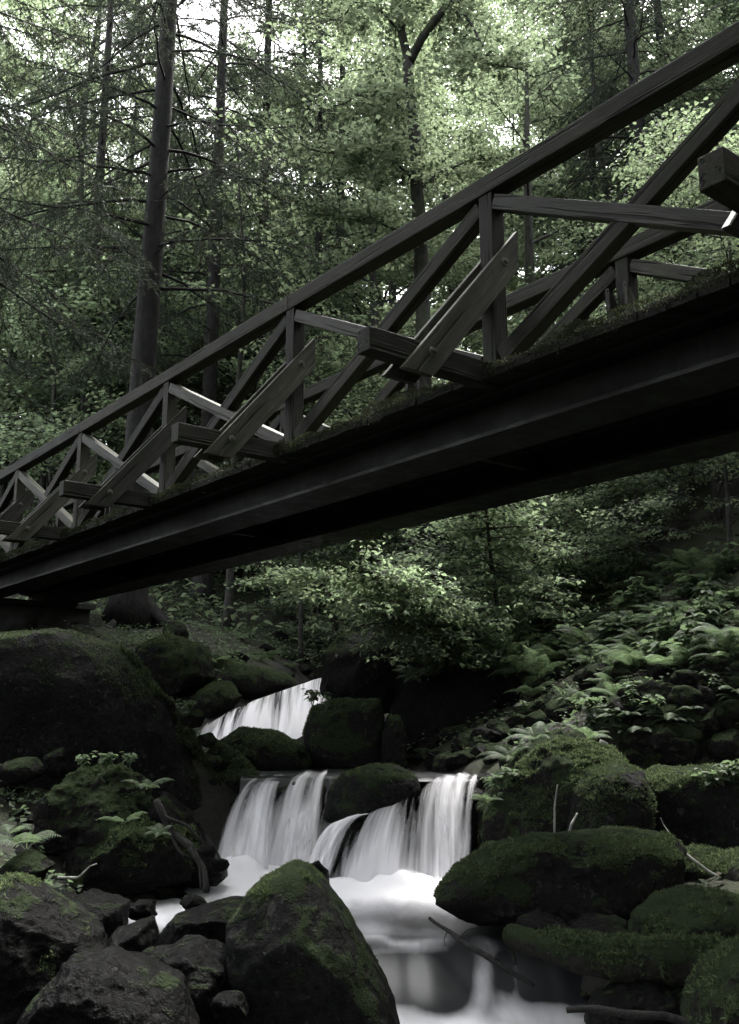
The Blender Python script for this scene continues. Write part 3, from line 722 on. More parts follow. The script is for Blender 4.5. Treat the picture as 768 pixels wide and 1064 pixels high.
rock('small wet stone poking out left of the plunge pool', [(104, 955), (108, 938), (122, 932), (131, 944), (128, 958)], 4.4, .08, 'rock_wet', 78, 4, .06, 9, name='stone')
rock('small stone in the foam just behind the peaked boulder', [(318, 918), (322, 898), (331, 894), (341, 905), (342, 920)], 5.2, .07, 'rock_wet', 81, 4, .06, 9, name='stone')
rock('wet rock under the middle strands of the falls', [(335, 920), (342, 872), (362, 850), (398, 843), (410, 870), (392, 920)], 6.2, .2, 'rock_wet', 84, 5, .08, 10)
rock('dark rock ledge behind the right curtain of the falls', [(395, 925), (400, 850), (440, 822), (500, 812), (520, 830), (515, 915)], 6.35, .22, 'rock_wet', 87, 5, .07, 10, sq=.5, name='rock_ledge')
rock('dark rock ledge behind the left curtain of the falls', [(225, 905), (245, 835), (265, 814), (345, 812), (355, 850), (340, 905)], 6.95, .25, 'rock_wet', 90, 5, .08, 10, sq=.5, name='rock_ledge')
rock('wet rock jutting out through the left curtain of the falls', [(285, 850), (288, 822), (305, 812), (322, 816), (325, 845), (305, 862)], 6.75, .17, 'rock_wet', 93, 4, .07, 9)
rock('small stone on the lip at the right end of the falls', [(492, 822), (496, 806), (508, 803), (516, 812), (514, 830)], 6.3, .08, 'rock_wet', 99, 4, .06, 9, name='stone')
rock('dark stone in the mouth of the side trickle', [(532, 975), (540, 955), (560, 948), (585, 955), (600, 975), (580, 992)], 4.15, .14, 'rock_wet', 102, 5, .08, 10, name='stone')
rock('dark stone jammed behind the mossy log', [(585, 975), (592, 958), (615, 950), (648, 956), (655, 985), (620, 1000)], 4.1, .14, 'rock_wet', 105, 5, .08, 10, name='stone')
rock('long ledge below the upper waterfall', [(240, 800), (250, 775), (280, 768), (330, 770), (340, 800)], 9.0, .3, 'rock_wet', 108, 5, .07, 10, name='rock_ledge')
rock('mossy ledge along the left side of the upper waterfall', [(140, 720), (145, 690), (190, 670), (250, 690), (300, 700), (310, 715), (225, 745), (190, 755)], 11.6, .6, 'rock_moss', 111, 5, .10, 9, 12000)
rock('mossy hump left of the spruce roots', [(135, 700), (145, 672), (175, 660), (215, 672), (222, 705), (190, 735)], 11.0, .5, 'rock_moss', 114, 5, .10, 9, 10000)

rock('dark tangled rock mass under the mossy log', [(610, 1062), (622, 1032), (665, 1014), (710, 1018), (738, 1045), (730, 1100), (625, 1100)], 3.6, .2, 'rock_wet', 118, 5, .12, 10)
rock('wet black rock left of the mossy log end, in the stream', [(596, 1000), (604, 975), (640, 962), (668, 975), (664, 1000)], 4.0, .12, 'rock_wet', 121, 5, .12, 10, name='stone')
rock('low mossy rock at the right foot of the huge rock', [(205, 830), (212, 790), (226, 770), (246, 782), (268, 806), (262, 822), (240, 840)], 7.1, .2, 'rock_moss', 124, 5, .12, 10, 6000)
rock('mossy rock left of the foot of the upper waterfall', [(188, 778), (194, 738), (212, 714), (238, 710), (250, 724), (236, 745), (222, 778)], 10.9, .4, 'rock_moss', 131, 5, .12, 10, 6000)
rock('mossy stone between the rounded boulder and the sloping slab, under the fallen branch', [(684, 930), (696, 896), (722, 882), (760, 886), (776, 915), (744, 942)], 4.9, .25, 'rock_moss', 137, 5, .10, 12, 5000, name='stone')
# stones strewn over the right bank and the edge of the upper pool: one shared set of shapes
stone_meshes = []
def stone_shape(seed, mat):
    S, F = sphere_mesh(4)
    V = facet(S, seed, 9, .55, .92) * np.array([1, .85, .7])
    V = V + V * fbm(V * 2.2 + seed, 4, seed)[:, None] * .22
    b = MB(); b.add(V, F); return b.mesh('stone', M[mat])
for s in range(4): stone_meshes.append((stone_shape(200 + s, 'rock_moss'), 'm'))
for s in range(4): stone_meshes.append((stone_shape(240 + s, 'rock'), 'd'))
for s in range(3): stone_meshes.append((stone_shape(280 + s, 'rock_wet'), 'w'))
rs = random.Random(11)
def stone(px, py, wpx, Y, kind, label, group=None, hk=1.0, z=None):
    me = rs.choice([m for m, k in stone_meshes if k == kind])
    p = P(px, py, Y); r = wpx * PXM(Y, py) / 2
    o = link('stone', me, None, p); o.rotation_euler = (rs.uniform(-.25, .25), rs.uniform(-.25, .25), rs.uniform(0, 6.3)); o.scale = (r, r, r * rs.uniform(.95, 1.15) * hk)
    return tag(o, label, 'rock', group)

GS = 'stones at the right of the upper pool'
for i, (x, y, w, Y, k, l) in enumerate([
    (441, 782, 34, 8.0, 'w', 'dark wet stone at the waterline just right of the lip boulder'),
    (462, 790, 26, 7.6, 'd', 'low stone at the water edge below the black hollow'),
    (489, 778, 40, 7.7, 'm', 'mossy oval stone in the group right of the upper pool'),
    (474, 762, 30, 8.3, 'd', 'greyish stone behind the mossy oval one, by the black hollow'),
    (509, 762, 46, 8.2, 'd', 'large angular grey stone against the fern bank'),
    (494, 795, 22, 7.2, 'd', 'little flat stone close to the lip of the falls'),
    (531, 770, 28, 7.6, 'd', 'rounded stone resting against the mossy outcrop'),
    (452, 770, 22, 8.4, 'w', 'black stone half hidden in the hollow'),
    (410, 770, 30, 8.2, 'd', 'dark stone under the narrow upright one')]):
    stone(x, y, w, Y, k, l, GS)
GR = 'mossy stones on the right bank'
for i, (x, y, w, Y, k, l) in enumerate([
    (632, 720, 62, 8.2, 'm', 'big round mossy stone above the grass tuft'),
    (672, 728, 48, 8.3, 'm', 'mossy stone beside the big round one, under ferns'),
    (634, 747, 50, 7.6, 'm', 'grey and green stone just below the big round mossy stone'),
    (700, 752, 46, 7.9, 'd', 'dark stone behind a leafy herb on the right bank'),
    (712, 770, 64, 7.2, 'm', 'wide mossy stone left of the pale-faced one'),
    (748, 782, 52, 6.7, 'm', 'pale-faced stone with mossy crown at the right edge'),
    (680, 778, 56, 6.9, 'm', 'broad mossy stone behind the broken stake'),
    (648, 792, 40, 6.4, 'd', 'dark round stone beside the broken stake'),
    (711, 797, 38, 6.3, 'd', 'low dark stone on the sloping slab'),
    (736, 758, 26, 7.8, 'm', 'small mossy stone by the side trickle'),
    (759, 752, 34, 7.6, 'm', 'mossy stone at the right edge above the trickle'),
    (594, 748, 40, 7.4, 'm', 'mossy stone under the hanging grass tuft'),
    (614, 762, 44, 6.9, 'm', 'flat mossy stone on top of the outcrop'),
    (560, 752, 40, 7.3, 'm', 'mossy stone at the left shoulder of the outcrop'),
    (664, 760, 30, 7.4, 'd', 'small dark stone between two broad mossy ones'),
    (575, 727, 34, 8.4, 'm', 'mossy stone at the foot of the fern bank'),
    (690, 712, 40, 8.9, 'm', 'mossy stone high on the right bank among ferns'),
    (735, 720, 44, 8.8, 'm', 'mossy stone high at the right edge among ferns'),
    (628, 868, 40, 5.2, 'w', 'black wet stone in the gap behind the long boulder'),
    (720, 905, 46, 4.9, 'd', 'dark stone under the pale fallen branch')]):
    stone(x, y, w, Y, k, l, GR)
GL = 'dark stones on the near left bank'
for i, (x, y, w, Y, k, l) in enumerate([
    (20, 800, 50, 6.2, 'd', 'dark stone at the foot of the huge rock by the left edge'),
    (60, 792, 40, 6.4, 'd', 'stone left of the mossy mound'),
    (30, 905, 60, 4.3, 'm', 'mossy stone below the tall fern'),
    (215, 885, 22, 5.3, 'w', 'wet stone at the left foot of the falls'),
    (228, 899, 20, 5.3, 'w', 'small black stone in the spray at the left foot of the falls'),
    (20, 960, 60, 3.7, 'd', 'rough stone behind the corner boulder'),
    (160, 1000, 36, 3.6, 'w', 'wet stone in the left backwater'),
    (200, 940, 30, 4.5, 'w', 'flat wet stone at the left rim of the plunge pool'),
    (150, 945, 34, 4.5, 'w', 'black stone under the flat mossy ledge'),
    (214, 770, 24, 7.0, 'm', 'small mossy stone on the rim of the huge rock, above its foot'),
    (228, 792, 22, 6.9, 'm', 'mossy stone lower on the rim of the huge rock'),
    (200, 748, 26, 7.0, 'm', 'mossy stone high on the rim of the huge rock'),
    (262, 812, 26, 6.9, 'd', 'grey stone at the left end of the lip of the falls'),
    (248, 838, 20, 6.7, 'w', 'wet stone under the left end of the lip'),
    (240, 1050, 50, 3.1, 'w', 'wet stone at the foot of the peaked boulder')]):
    stone(x, y, w, Y, k, l, GL)
# nameless rubble: small stones nothing tells apart
def rubble(n, box, r, kinds, label, group, seed, sink=.3):
    g = random.Random(seed)
    for _ in range(n):
        px, py = g.uniform(box[0], box[2]), g.uniform(box[1], box[3]); p = hit(px, py)
        k = g.choice(kinds); me = g.choice([m for m, kk in stone_meshes if kk == k]); q = g.uniform(*r)
        o = link('cobble', me, None, (p[0], p[1], p[2] + q * (.5 - sink))); o.rotation_euler = (g.uniform(-.4, .4), g.uniform(-.4, .4), g.uniform(0, 6.3)); o.scale = (q, q, q * g.uniform(.8, 1.2))
        tag(o, label, 'rock', group)
rubble(60, (430, 745, 550, 800), (.04, .13), 'dmw', 'fist-sized dark cobble along the right rim of the upper pool', 'cobbles by the upper pool', 5)
rubble(80, (560, 700, 768, 805), (.05, .17), 'mmd', 'small mossy cobble among the ferns of the right bank', 'cobbles on the right bank', 6)
rubble(70, (0, 790, 230, 1000), (.03, .09), 'dw', 'small dark cobble on the near left bank', 'cobbles on the left bank', 7)
rubble(22, (180, 640, 330, 720), (.06, .2), 'md', 'mossy cobble on the forest slope beyond the upper falls', 'cobbles on the far slope', 8)

# ------------------------------------------------------------------ dead wood
def stick(name, label, pts, rad, mat, cat, sides=10, wob=.006, seed=0, twigs=()):
    pts = np.array([P(*p) for p in pts]); n = max(12, len(pts) * 6); q = resample(pts, n)
    q = q + np.stack([vnoise(q * 6 + 3 * k + seed, seed + k) for k in range(3)], -1) * wob
    rr = np.interp(np.linspace(0, 1, n), np.linspace(0, 1, len(rad)), rad) * (1 + .18 * vnoise(q * 14, seed + 7))
    b = MB(); b.tube(q, rr, sides); loc = q[0]
    b.v = [v - loc for v in b.v]
    o = tag(link(name, b.mesh(name, M[mat]), None, loc), label, cat)
    for tp, tr in twigs:
        t = resample(np.array([P(*p) for p in tp]), 10); t = t + np.stack([vnoise(t * 9 + k, 40 + k) for k in range(3)], -1) * wob
        c = MB(); c.tube(t - loc, np.linspace(tr, tr * .4, 10), 6); link('twig', c.mesh('twig', M[mat]), o)
    return o
stick('branch', 'dark bare branch slanting into the foaming water of the foreground step', [(448, 953, 4.5), (490, 985, 4.25), (552, 1024, 4.0)], (.007, .013, .010), 'bark_wet', 'branch', seed=1, wob=.016, twigs=[([(478, 974, 4.3), (488, 968, 4.28), (497, 966, 4.27)], .004), ([(515, 1000, 4.13), (520, 990, 4.12), (529, 985, 4.1)], .004), ([(466, 966, 4.36), (462, 974, 4.33), (463, 981, 4.32)], .003)])
lg = stick('log', 'mossy log lying across the stream below the long boulder', [(528, 974, 4.05), (580, 985, 3.85), (650, 1000, 3.65), (720, 1005, 3.5), (775, 1003, 3.4)], (.038, .06, .075, .085, .09), 'bark_moss', 'log', 16, .025, 2,
      [([(530, 972, 4.05), (531, 990, 4.05), (531, 1008, 4.03)], .012), ([(640, 1005, 3.66), (636, 1020, 3.6), (628, 1032, 3.58)], .009)])
lv = np.zeros((len(lg.data.vertices), 3), np.float32).ravel(); lg.data.vertices.foreach_get('co', lv); lv = lv.reshape(-1, 3).astype(float)
lf = np.array([[p.vertices[0], p.vertices[1], p.vertices[2]] for p in lg.data.polygons])
me = tufts(lv, lf, np.array(lg.location), 5, 22000, .2, .010)
if me: tag(link('moss_cover', me, lg), kind='stuff')
stick('log', 'straight wet pole lying in the water at the bottom edge', [(588, 1049, 3.05), (620, 1051, 3.03), (650, 1056, 3.0), (690, 1058, 2.97), (725, 1066, 2.95)], (.008, .013, .014, .012, .013), 'bark_wet', 'log', seed=3, wob=.012)
stick('stake', 'short pale broken stake standing among the mossy stones', [(618, 797, 5.9), (622, 783, 5.9), (628, 770, 5.9)], (.03, .03, .026), 'bark_pale', 'stake', 7, .002, 4)
stick('stick', 'thin pale stick upright in front of the mossy outcrop', [(577, 870, 5.3), (576, 840, 5.3), (579, 815, 5.3)], (.006, .006, .004), 'bark_pale', 'stick', 7, .004, 5)
stick('stick', 'bent pale strip of wood in the gap behind the long boulder', [(590, 868, 5.2), (594, 856, 5.2), (600, 845, 5.25)], (.006, .010, .004), 'bark_pale', 'stick', 7, .004, 6)
stick('branch', 'thin pale fallen branch resting on the long boulder', [(672, 864, 4.75), (700, 872, 4.75), (708, 884, 4.7), (735, 905, 4.65), (770, 925, 4.6)], (.004, .006, .007, .006, .005), 'bark_pale', 'branch', 7, .008, 7,
      [([(708, 884, 4.7), (700, 900, 4.7), (696, 915, 4.7)], .005), ([(700, 872, 4.75), (690, 858, 4.8), (686, 850, 4.8)], .004)])
stick('driftwood', 'forked wet driftwood trailing down the dark slab into the pool', [(162, 832, 5.1), (180, 865, 5.05), (200, 880, 5.0), (212, 905, 4.95), (214, 928, 4.9)], (.016, .02, .018, .016, .014), 'bark_wet', 'driftwood', 8, .012, 8,
      [([(170, 850, 5.05), (195, 858, 5.05), (216, 878, 5.05)], .012), ([(200, 880, 5.0), (208, 900, 4.95), (209, 925, 4.9)], .011), ([(175, 860, 5.05), (190, 885, 5.0), (205, 892, 5.0)], .01)])
stick('stick', 'thin curved twig on the mossy ledge of the left bank', [(60, 912, 4.1), (80, 912, 4.1), (92, 900, 4.1), (100, 897, 4.1)], (.005, .006, .004, .003), 'bark_pale', 'stick', 6, .006, 10)
stick('branch', 'fallen grey branch leaning over the fern bank', [(595, 720, 8.3), (612, 690, 8.5), (640, 665, 8.8), (665, 648, 9.0)], (.03, .028, .02, .01), 'bark_broad', 'branch', 8, .02, 11)
stick('branch', 'fallen thin branch beside the grey leaning one', [(612, 712, 8.2), (622, 690, 8.3), (640, 660, 8.6)], (.02, .018, .008), 'bark_broad', 'branch', 8, .02, 12)
stick('log', 'dead log lying beside the upper pool', [(310, 772, 9.2), (330, 764, 9.2), (345, 760, 9.2)], (.05, .055, .05), 'bark_wet', 'log', 10, .01, 14)

rubble(40, (500, 930, 768, 1050), (.02, .06), 'dw', 'little wet cobble between the mossy log and the boulders', 'cobbles round the mossy log', 9, .4)

rubble(60, (560, 690, 768, 760), (.05, .14), 'mm', 'small mossy cobble high on the right bank', 'cobbles high on the right bank', 19)

# ------------------------------------------------------------------ trees
def leaf_fine(b, p, d, nrm, L, W, fold=.22):
    """ovate leaves with a drooping tip, six faces"""
    s = unit(np.cross(nrm, d)); L = L[:, None]; W = W[:, None]; f = nrm * W * fold
    m1 = p + d * L * .28; m2 = p + d * L * .62 - nrm * L * .04; tip = p + d * L - nrm * L * .16
    V = np.stack([p, m1 - s * W * .9 + f, m1, m1 + s * W * .9 + f, m2 - s * W * .8 + f, m2, m2 + s * W * .8 + f, tip], 1).reshape(-1, 3)
    k = np.arange(len(p))[:, None] * 8
    b.add(V, np.vstack([k + np.array([[0, 2, 1]]), k + np.array([[0, 3, 2]]), k + np.array([[4, 5, 7]]), k + np.array([[5, 6, 7]])]))
    b.f.append(np.vstack([k + np.array([[1, 2, 5, 4]]), k + np.array([[2, 3, 6, 5]])]) + b.n - len(V))

def leaf_mesh(b, p, d, nrm, L, W, fold=.18):
    """rhombic leaves, each two faces folded along the midrib; arrays of base, direction, normal"""
    s = np.cross(nrm, d); s /= np.linalg.norm(s, axis=1)[:, None] + 1e-9
    L = L[:, None]; W = W[:, None]; m = p + d * L * .45 + nrm * W * fold
    V = np.stack([p, m + s * W, p + d * L - nrm * L * .12, m - s * W], 1).reshape(-1, 3)
    k = np.arange(len(p))[:, None] * 4
    b.add(V, np.vstack([k + np.array([[0, 1, 2]]), k + np.array([[0, 2, 3]])]))

def unit(v): return v / (np.linalg.norm(v, axis=-1, keepdims=True) + 1e-9)

def broadleaf(seed, H, r0, crown0=.25, spread=.34, nlimb=16, leaf=.11, dens=1.0, flat=.25, trunk_lean=(0, 0), mat='leaf', fork=None, sides=8, gap=.3, tw=.9, fine=False):
    """trunk, limbs, twigs and leaf sprays held in loose level layers; returns wood mesh, crown mesh"""
    g = np.random.default_rng(seed); wood = MB(); crown = MB()
    n = 18; t = np.linspace(0, 1, n)
    tr = np.stack([trunk_lean[0] * t ** 1.3 * H, trunk_lean[1] * t ** 1.3 * H, t * H], -1)
    tr[:, :2] += np.stack([vnoise(np.stack([t * 3.1, 0 * t + seed, 0 * t], -1), 1), vnoise(np.stack([t * 3.1, 0 * t + seed, 0 * t + 9], -1), 2)], -1) * .02 * H * t[:, None]
    rad = r0 * (1 - .85 * t) * (1 + .55 * np.exp(-t * H / .25)); wood.tube(tr, rad, 12)
    sp = []     # spray centres: position, direction
    for i in range(nlimb):
        f = crown0 + (1 - crown0) * ((i + g.random()) / nlimb) ** .9; f = min(f, .98)
        base = np.array([np.interp(f, t, tr[:, k]) for k in range(3)])
        az = i * 2.4 + g.normal(0, .4); el = .25 + .7 * f + g.normal(0, .15)
        L = H * spread * (1.15 - .75 * f) * g.uniform(.7, 1.2)
        d = np.array([math.cos(az) * math.cos(el), math.sin(az) * math.cos(el), math.sin(el)])
        m = 9; s = np.linspace(0, 1, m)
        path = base + d * L * s[:, None] + np.array([0, 0, -1]) * (L * .28 * s ** 2)[:, None] + g.normal(0, .02 * L, (m, 3)) * s[:, None]
        rl = max(.012, r0 * .38 * (1.1 - f)); wood.tube(path, np.linspace(rl, .006, m), 6, False)
        nb = int(5 + L * 2.2)
        for j in range(nb):
            q = .25 + .75 * (j + g.random()) / nb; q = min(q, 1)
            bb = np.array([np.interp(q, s, path[:, k]) for k in range(3)])
            a2 = az + (1 if j % 2 else -1) * g.uniform(.35, 1.2); l2 = L * tw * .42 * (1.15 - .6 * q) * g.uniform(.6, 1.3)
            d2 = unit(np.array([math.cos(a2), math.sin(a2), g.normal(.08, .22)]))
            s2 = np.linspace(0, 1, 5); p2 = bb + d2 * l2 * s2[:, None] + np.array([0, 0, -.18 * l2]) * (s2 ** 2)[:, None]
            wood.tube(p2, np.linspace(.010, .003, 5) * (1 + r0), 4, False)
            ns = max(2, int(l2 / .22))
            for k in range(ns):
                if g.random() < gap: continue
                q2 = (k + 1) / ns; c = bb + (p2[-1] - bb) * q2
                sp.append(np.concatenate([c, [a2 + g.normal(0, .8)]]))
    sp = np.array(sp)
    per = max(3, int(9 * dens)); N = len(sp) * per
    c = np.repeat(sp[:, :3], per, 0); a = np.repeat(sp[:, 3], per) + g.normal(0, 1.0, N)
    R0 = max(leaf * 2.6, .30) if dens > 3 else leaf * 2.6
    off = np.stack([g.normal(0, R0 * .6, N), g.normal(0, R0 * .6, N), g.normal(0, R0 * flat * .6, N)], -1)
    p = c + off
    d = unit(np.stack([np.cos(a), np.sin(a), g.normal(-.25, .3, N)], -1))
    nn = unit(np.stack([g.normal(0, .38, N), g.normal(0, .38, N), np.ones(N)], -1)); nn = unit(nn - d * (nn * d).sum(1)[:, None])
    (leaf_fine if fine else leaf_mesh)(crown, p, d, nn, leaf * g.uniform(.6, 1.25, N), leaf * .36 * g.uniform(.7, 1.2, N))
    return wood.mesh('trunk', M['bark_broad']), crown.mesh('crown', M[mat], False), N

def spruce(seed, H, r0, z_live, Lmax, per_m=5, dead_from=.8, dead_per_m=3.0, dens=1.0, mat='needle', needle=.050, nw=.010, droop=.5, az_bias=None, root=True, top=True):
    """bare lower trunk with dead snags, then tiers of drooping boughs hung with needle twigs"""
    g = np.random.default_rng(seed); wood = MB(); crown = MB()
    n = 24; t = np.linspace(0, 1, n) ** 1.3
    tr = np.stack([vnoise(np.stack([t * 2, 0 * t + seed, 0 * t], -1), 1) * .15, vnoise(np.stack([t * 2, 0 * t + seed, 0 * t + 5], -1), 2) * .15, t * H], -1)
    wood.tube(tr, r0 * (1 - .9 * t) * (1 + 1.1 * np.exp(-t * H / .35)), 16)
    if root:
        for i in range(7):
            a = i * .9 + g.uniform(-.3, .3); L = r0 * g.uniform(3.0, 5.5); s = np.linspace(0, 1, 8)
            p = np.stack([np.cos(a + .4 * s * g.normal()) * (r0 * .5 + L * s), np.sin(a + .4 * s * g.normal()) * (r0 * .5 + L * s), r0 * 2.0 * (1 - s) ** 2.2 - .06 - .1 * s], -1)
            wood.tube(p, np.linspace(r0 * .5, r0 * .10, 8), 8)
    def at(z): return np.array([np.interp(z, tr[:, 2], tr[:, k]) for k in range(3)])
    z = dead_from
    while z < z_live + 2:                       # snags
        z += g.exponential(1 / dead_per_m); a = g.uniform(0, 6.28); L = g.uniform(.5, 1.0) * (1.3 + .2 * Lmax); s = np.linspace(0, 1, 9)
        d = np.array([math.cos(a), math.sin(a), g.uniform(-.15, .2)])
        p = at(z) + d * L * s[:, None] + np.array([0, 0, -.28 * L]) * (s ** 2)[:, None] + np.cumsum(g.normal(0, .012 * L, (9, 3)), 0)
        wood.tube(p, np.linspace(.011, .0025, 9), 5, False)
        for k in range(int(L * 5)):
            q = g.uniform(.2, 1); bb = np.array([np.interp(q, s, p[:, i]) for i in range(3)]); a2 = a + g.choice([-1, 1]) * g.uniform(.5, 1.2); l2 = g.uniform(.15, .6) * (1.2 - q)
            p2 = bb + np.array([math.cos(a2), math.sin(a2), g.uniform(-.6, .1)]) * l2 * np.linspace(0, 1, 4)[:, None] + g.normal(0, .01, (4, 3))
            wood.tube(p2, np.linspace(.006, .0018, 4), 3, False)
    S0, S1 = [], []
    def twig(p, thin=.004):
        wood.tube(p, np.linspace(thin, .0015, len(p)), 3, False)
        S0.append(p[:-1]); S1.append(p[1:])
    nbr = int((H - z_live) * per_m)
    for i in range(nbr):
        z = z_live + (H - z_live) * (i + g.random()) / nbr
        f = (z - z_live) / (H - z_live)
        a = i * 2.4 + g.normal(0, .3)
        if az_bias is not None and g.random() < .6: a = az_bias + g.normal(0, .8)
        L = Lmax * (1 - f) ** .8 * g.uniform(.7, 1.1) + .2; m = 12; s = np.linspace(0, 1, m)
        d = np.array([math.cos(a), math.sin(a), .12])
        p = at(z) + d * L * s[:, None] + np.array([0, 0, -droop * L]) * (s ** 1.6)[:, None] + np.array([0, 0, .12 * L]) * (s ** 4)[:, None] + np.cumsum(g.normal(0, .008 * L, (m, 3)), 0)
        wood.tube(p, np.linspace(.014 + .004 * L, .004, m), 5, False); S0.append(p[6:-1]); S1.append(p[7:])
        nt = int(L / .10 * dens)
        for k in range(nt):
            q = .18 + .82 * (k + g.random()) / nt; bb = np.array([np.interp(q, s, p[:, j]) for j in range(3)])
            a2 = a + (1 if k % 2 else -1) * g.uniform(.6, 1.15); l2 = g.uniform(.5, 1.1) * (.25 + .32 * L * (1 - q) ** .6 * .6)
            s2 = np.linspace(0, 1, 6)
            p2 = bb + np.array([math.cos(a2), math.sin(a2), -.15]) * l2 * s2[:, None] + np.array([0, 0, -g.uniform(.4, 1.0) * l2]) * (s2 ** 1.7)[:, None] + np.cumsum(g.normal(0, .01, (6, 3)), 0)
            twig(p2)
            for h in range(int(2 + l2 * 5)):     # hanging side twigs
                q3 = g.uniform(.15, 1); b3 = np.array([np.interp(q3, s2, p2[:, j]) for j in range(3)]); a3 = a2 + g.choice([-1, 1]) * g.uniform(.3, 1.1); l3 = g.uniform(.10, .32)
                s3 = np.linspace(0, 1, 4)
                twig(b3 + np.array([math.cos(a3) * .7, math.sin(a3) * .7, -.5]) * l3 * s3[:, None] + np.array([0, 0, -.3 * l3]) * (s3 ** 2)[:, None], .0025)
    A = np.vstack(S0); Bq = np.vstack(S1); ln = np.linalg.norm(Bq - A, axis=1)
    cnt = np.maximum(1, (ln / .0085 * dens).astype(int)); idx = np.repeat(np.arange(len(A)), cnt); N = len(idx)
    p = A[idx] + (Bq - A)[idx] * g.random(N)[:, None]; d = unit((Bq - A)[idx])
    q = unit(g.normal(size=(N, 3)) + np.array([0, 0, .15])); q = unit(q - d * (q * d).sum(1)[:, None])
    nd = unit(d * .75 + q * .85); sd = unit(np.cross(nd, g.normal(size=(N, 3)))) * (nw * .5)
    L = needle * g.uniform(.6, 1.2, N)[:, None]
    V = np.stack([p - sd, p + sd, p + nd * L], 1).reshape(-1, 3); crown.add(V, np.arange(3 * N).reshape(-1, 3))
    return wood.mesh('trunk', M['bark_spruce']), crown.mesh('crown', M[mat], False), N

def tree_obj(name, wm, cm, loc, label, cat, group=None, rz=0.0, sc=1.0):
    e = tag(empty(name, loc, rz), label, cat, group); e.scale = (sc, sc, sc)
    k = [link('trunk', wm, e), link('crown', cm, e)]; KIDS[e.name] = k
    return e
def on_ground(px, Y, sink=.1, py=640):
    p = P(px, py, Y); return np.array([p[0], Y, gz(p[0], Y) - sink])

NL = {}
# the spruces on the left
a = spruce(3, 24, .22, 5.2, 3.9, 6.0, 1.2, 4.2, .85); NL['s1'] = a[2]
s1 = tree_obj('spruce_tree', a[0], a[1], on_ground(146, 14), 'thickest dark spruce with flared roots, its trunk rising behind the far bay of the bridge', 'tree', 'spruces')
a = spruce(5, 23, .17, 4.6, 3.2, 4.6, 1.0, 4.0, .7); NL['s2'] = a[2]
s2 = tree_obj('spruce_tree', a[0], a[1], on_ground(205, 17.5), 'second spruce, slimmer, just right of the thickest trunk', 'tree', 'spruces', 1.0)
a = spruce(8, 22, .15, 4.0, 3.4, 4.4, 1.0, 3.5, .7); NL['s3'] = a[2]
s3 = tree_obj('spruce_tree', a[0], a[1], on_ground(78, 19), 'slim spruce with bare snags, left of the thickest trunk', 'tree', 'spruces', 2.0)
for px, Y, rz, k, lab in ((112, 24, .5, .8, 'thin distant spruce between the slim one and the thickest trunk'),
                          (310, 30, 5.2, 1.0, 'distant dark spruce behind the pale maple leaves'), (640, 27, 2.6, 1.1, 'dark spruce behind the right end of the handrail'), (735, 22, 4.4, 1.0, 'dark spruce at the upper right corner'), (330, 22, 1.6, .95, 'spruce behind the broadleaf sapling, only its lower snags clear')):
    dup(s3 if k != 1.0 else s2, on_ground(px, Y), rz, k, lab, 'spruces')
a = spruce(31, 30, .2, 12.0, 3.6, 6.0, 1.5, 2.2, .85); NL['s5'] = a[2]
s5 = None
for px, Y, rz, sc_, lab in ((142, 23, .9, 1.0, 'tall dense spruce behind the thickest trunk'), (262, 24, 3.9, .95, 'tall dense spruce behind the second trunk'), (60, 34, 4.1, 1.0, 'tall dense spruce furthest back on the left')):
    if s5 is None: s5 = tree_obj('spruce_tree', a[0], a[1], on_ground(px, Y), lab, 'tree', 'spruces', rz, sc_)
    else: dup(s5, on_ground(px, Y), rz, sc_, lab, 'spruces')
dup(s1, on_ground(694, 20), 2.7, 1.0, 'dark spruce with drooping boughs behind the upper right of the handrail', 'spruces')
# a nearer spruce outside the left edge whose boughs hang into the upper left
a = spruce(13, 17, .18, 5.0, 4.6, 4.8, 3.0, 2.0, .8, az_bias=.5, droop=.5); NL['s4'] = a[2]
tree_obj('spruce_tree', a[0], a[1], np.array([-6.3, 8.6, gz(-6.3, 8.6) - .1]), 'nearest spruce, just out of view on the left, its dark twigs across the upper left', 'tree', 'spruces')

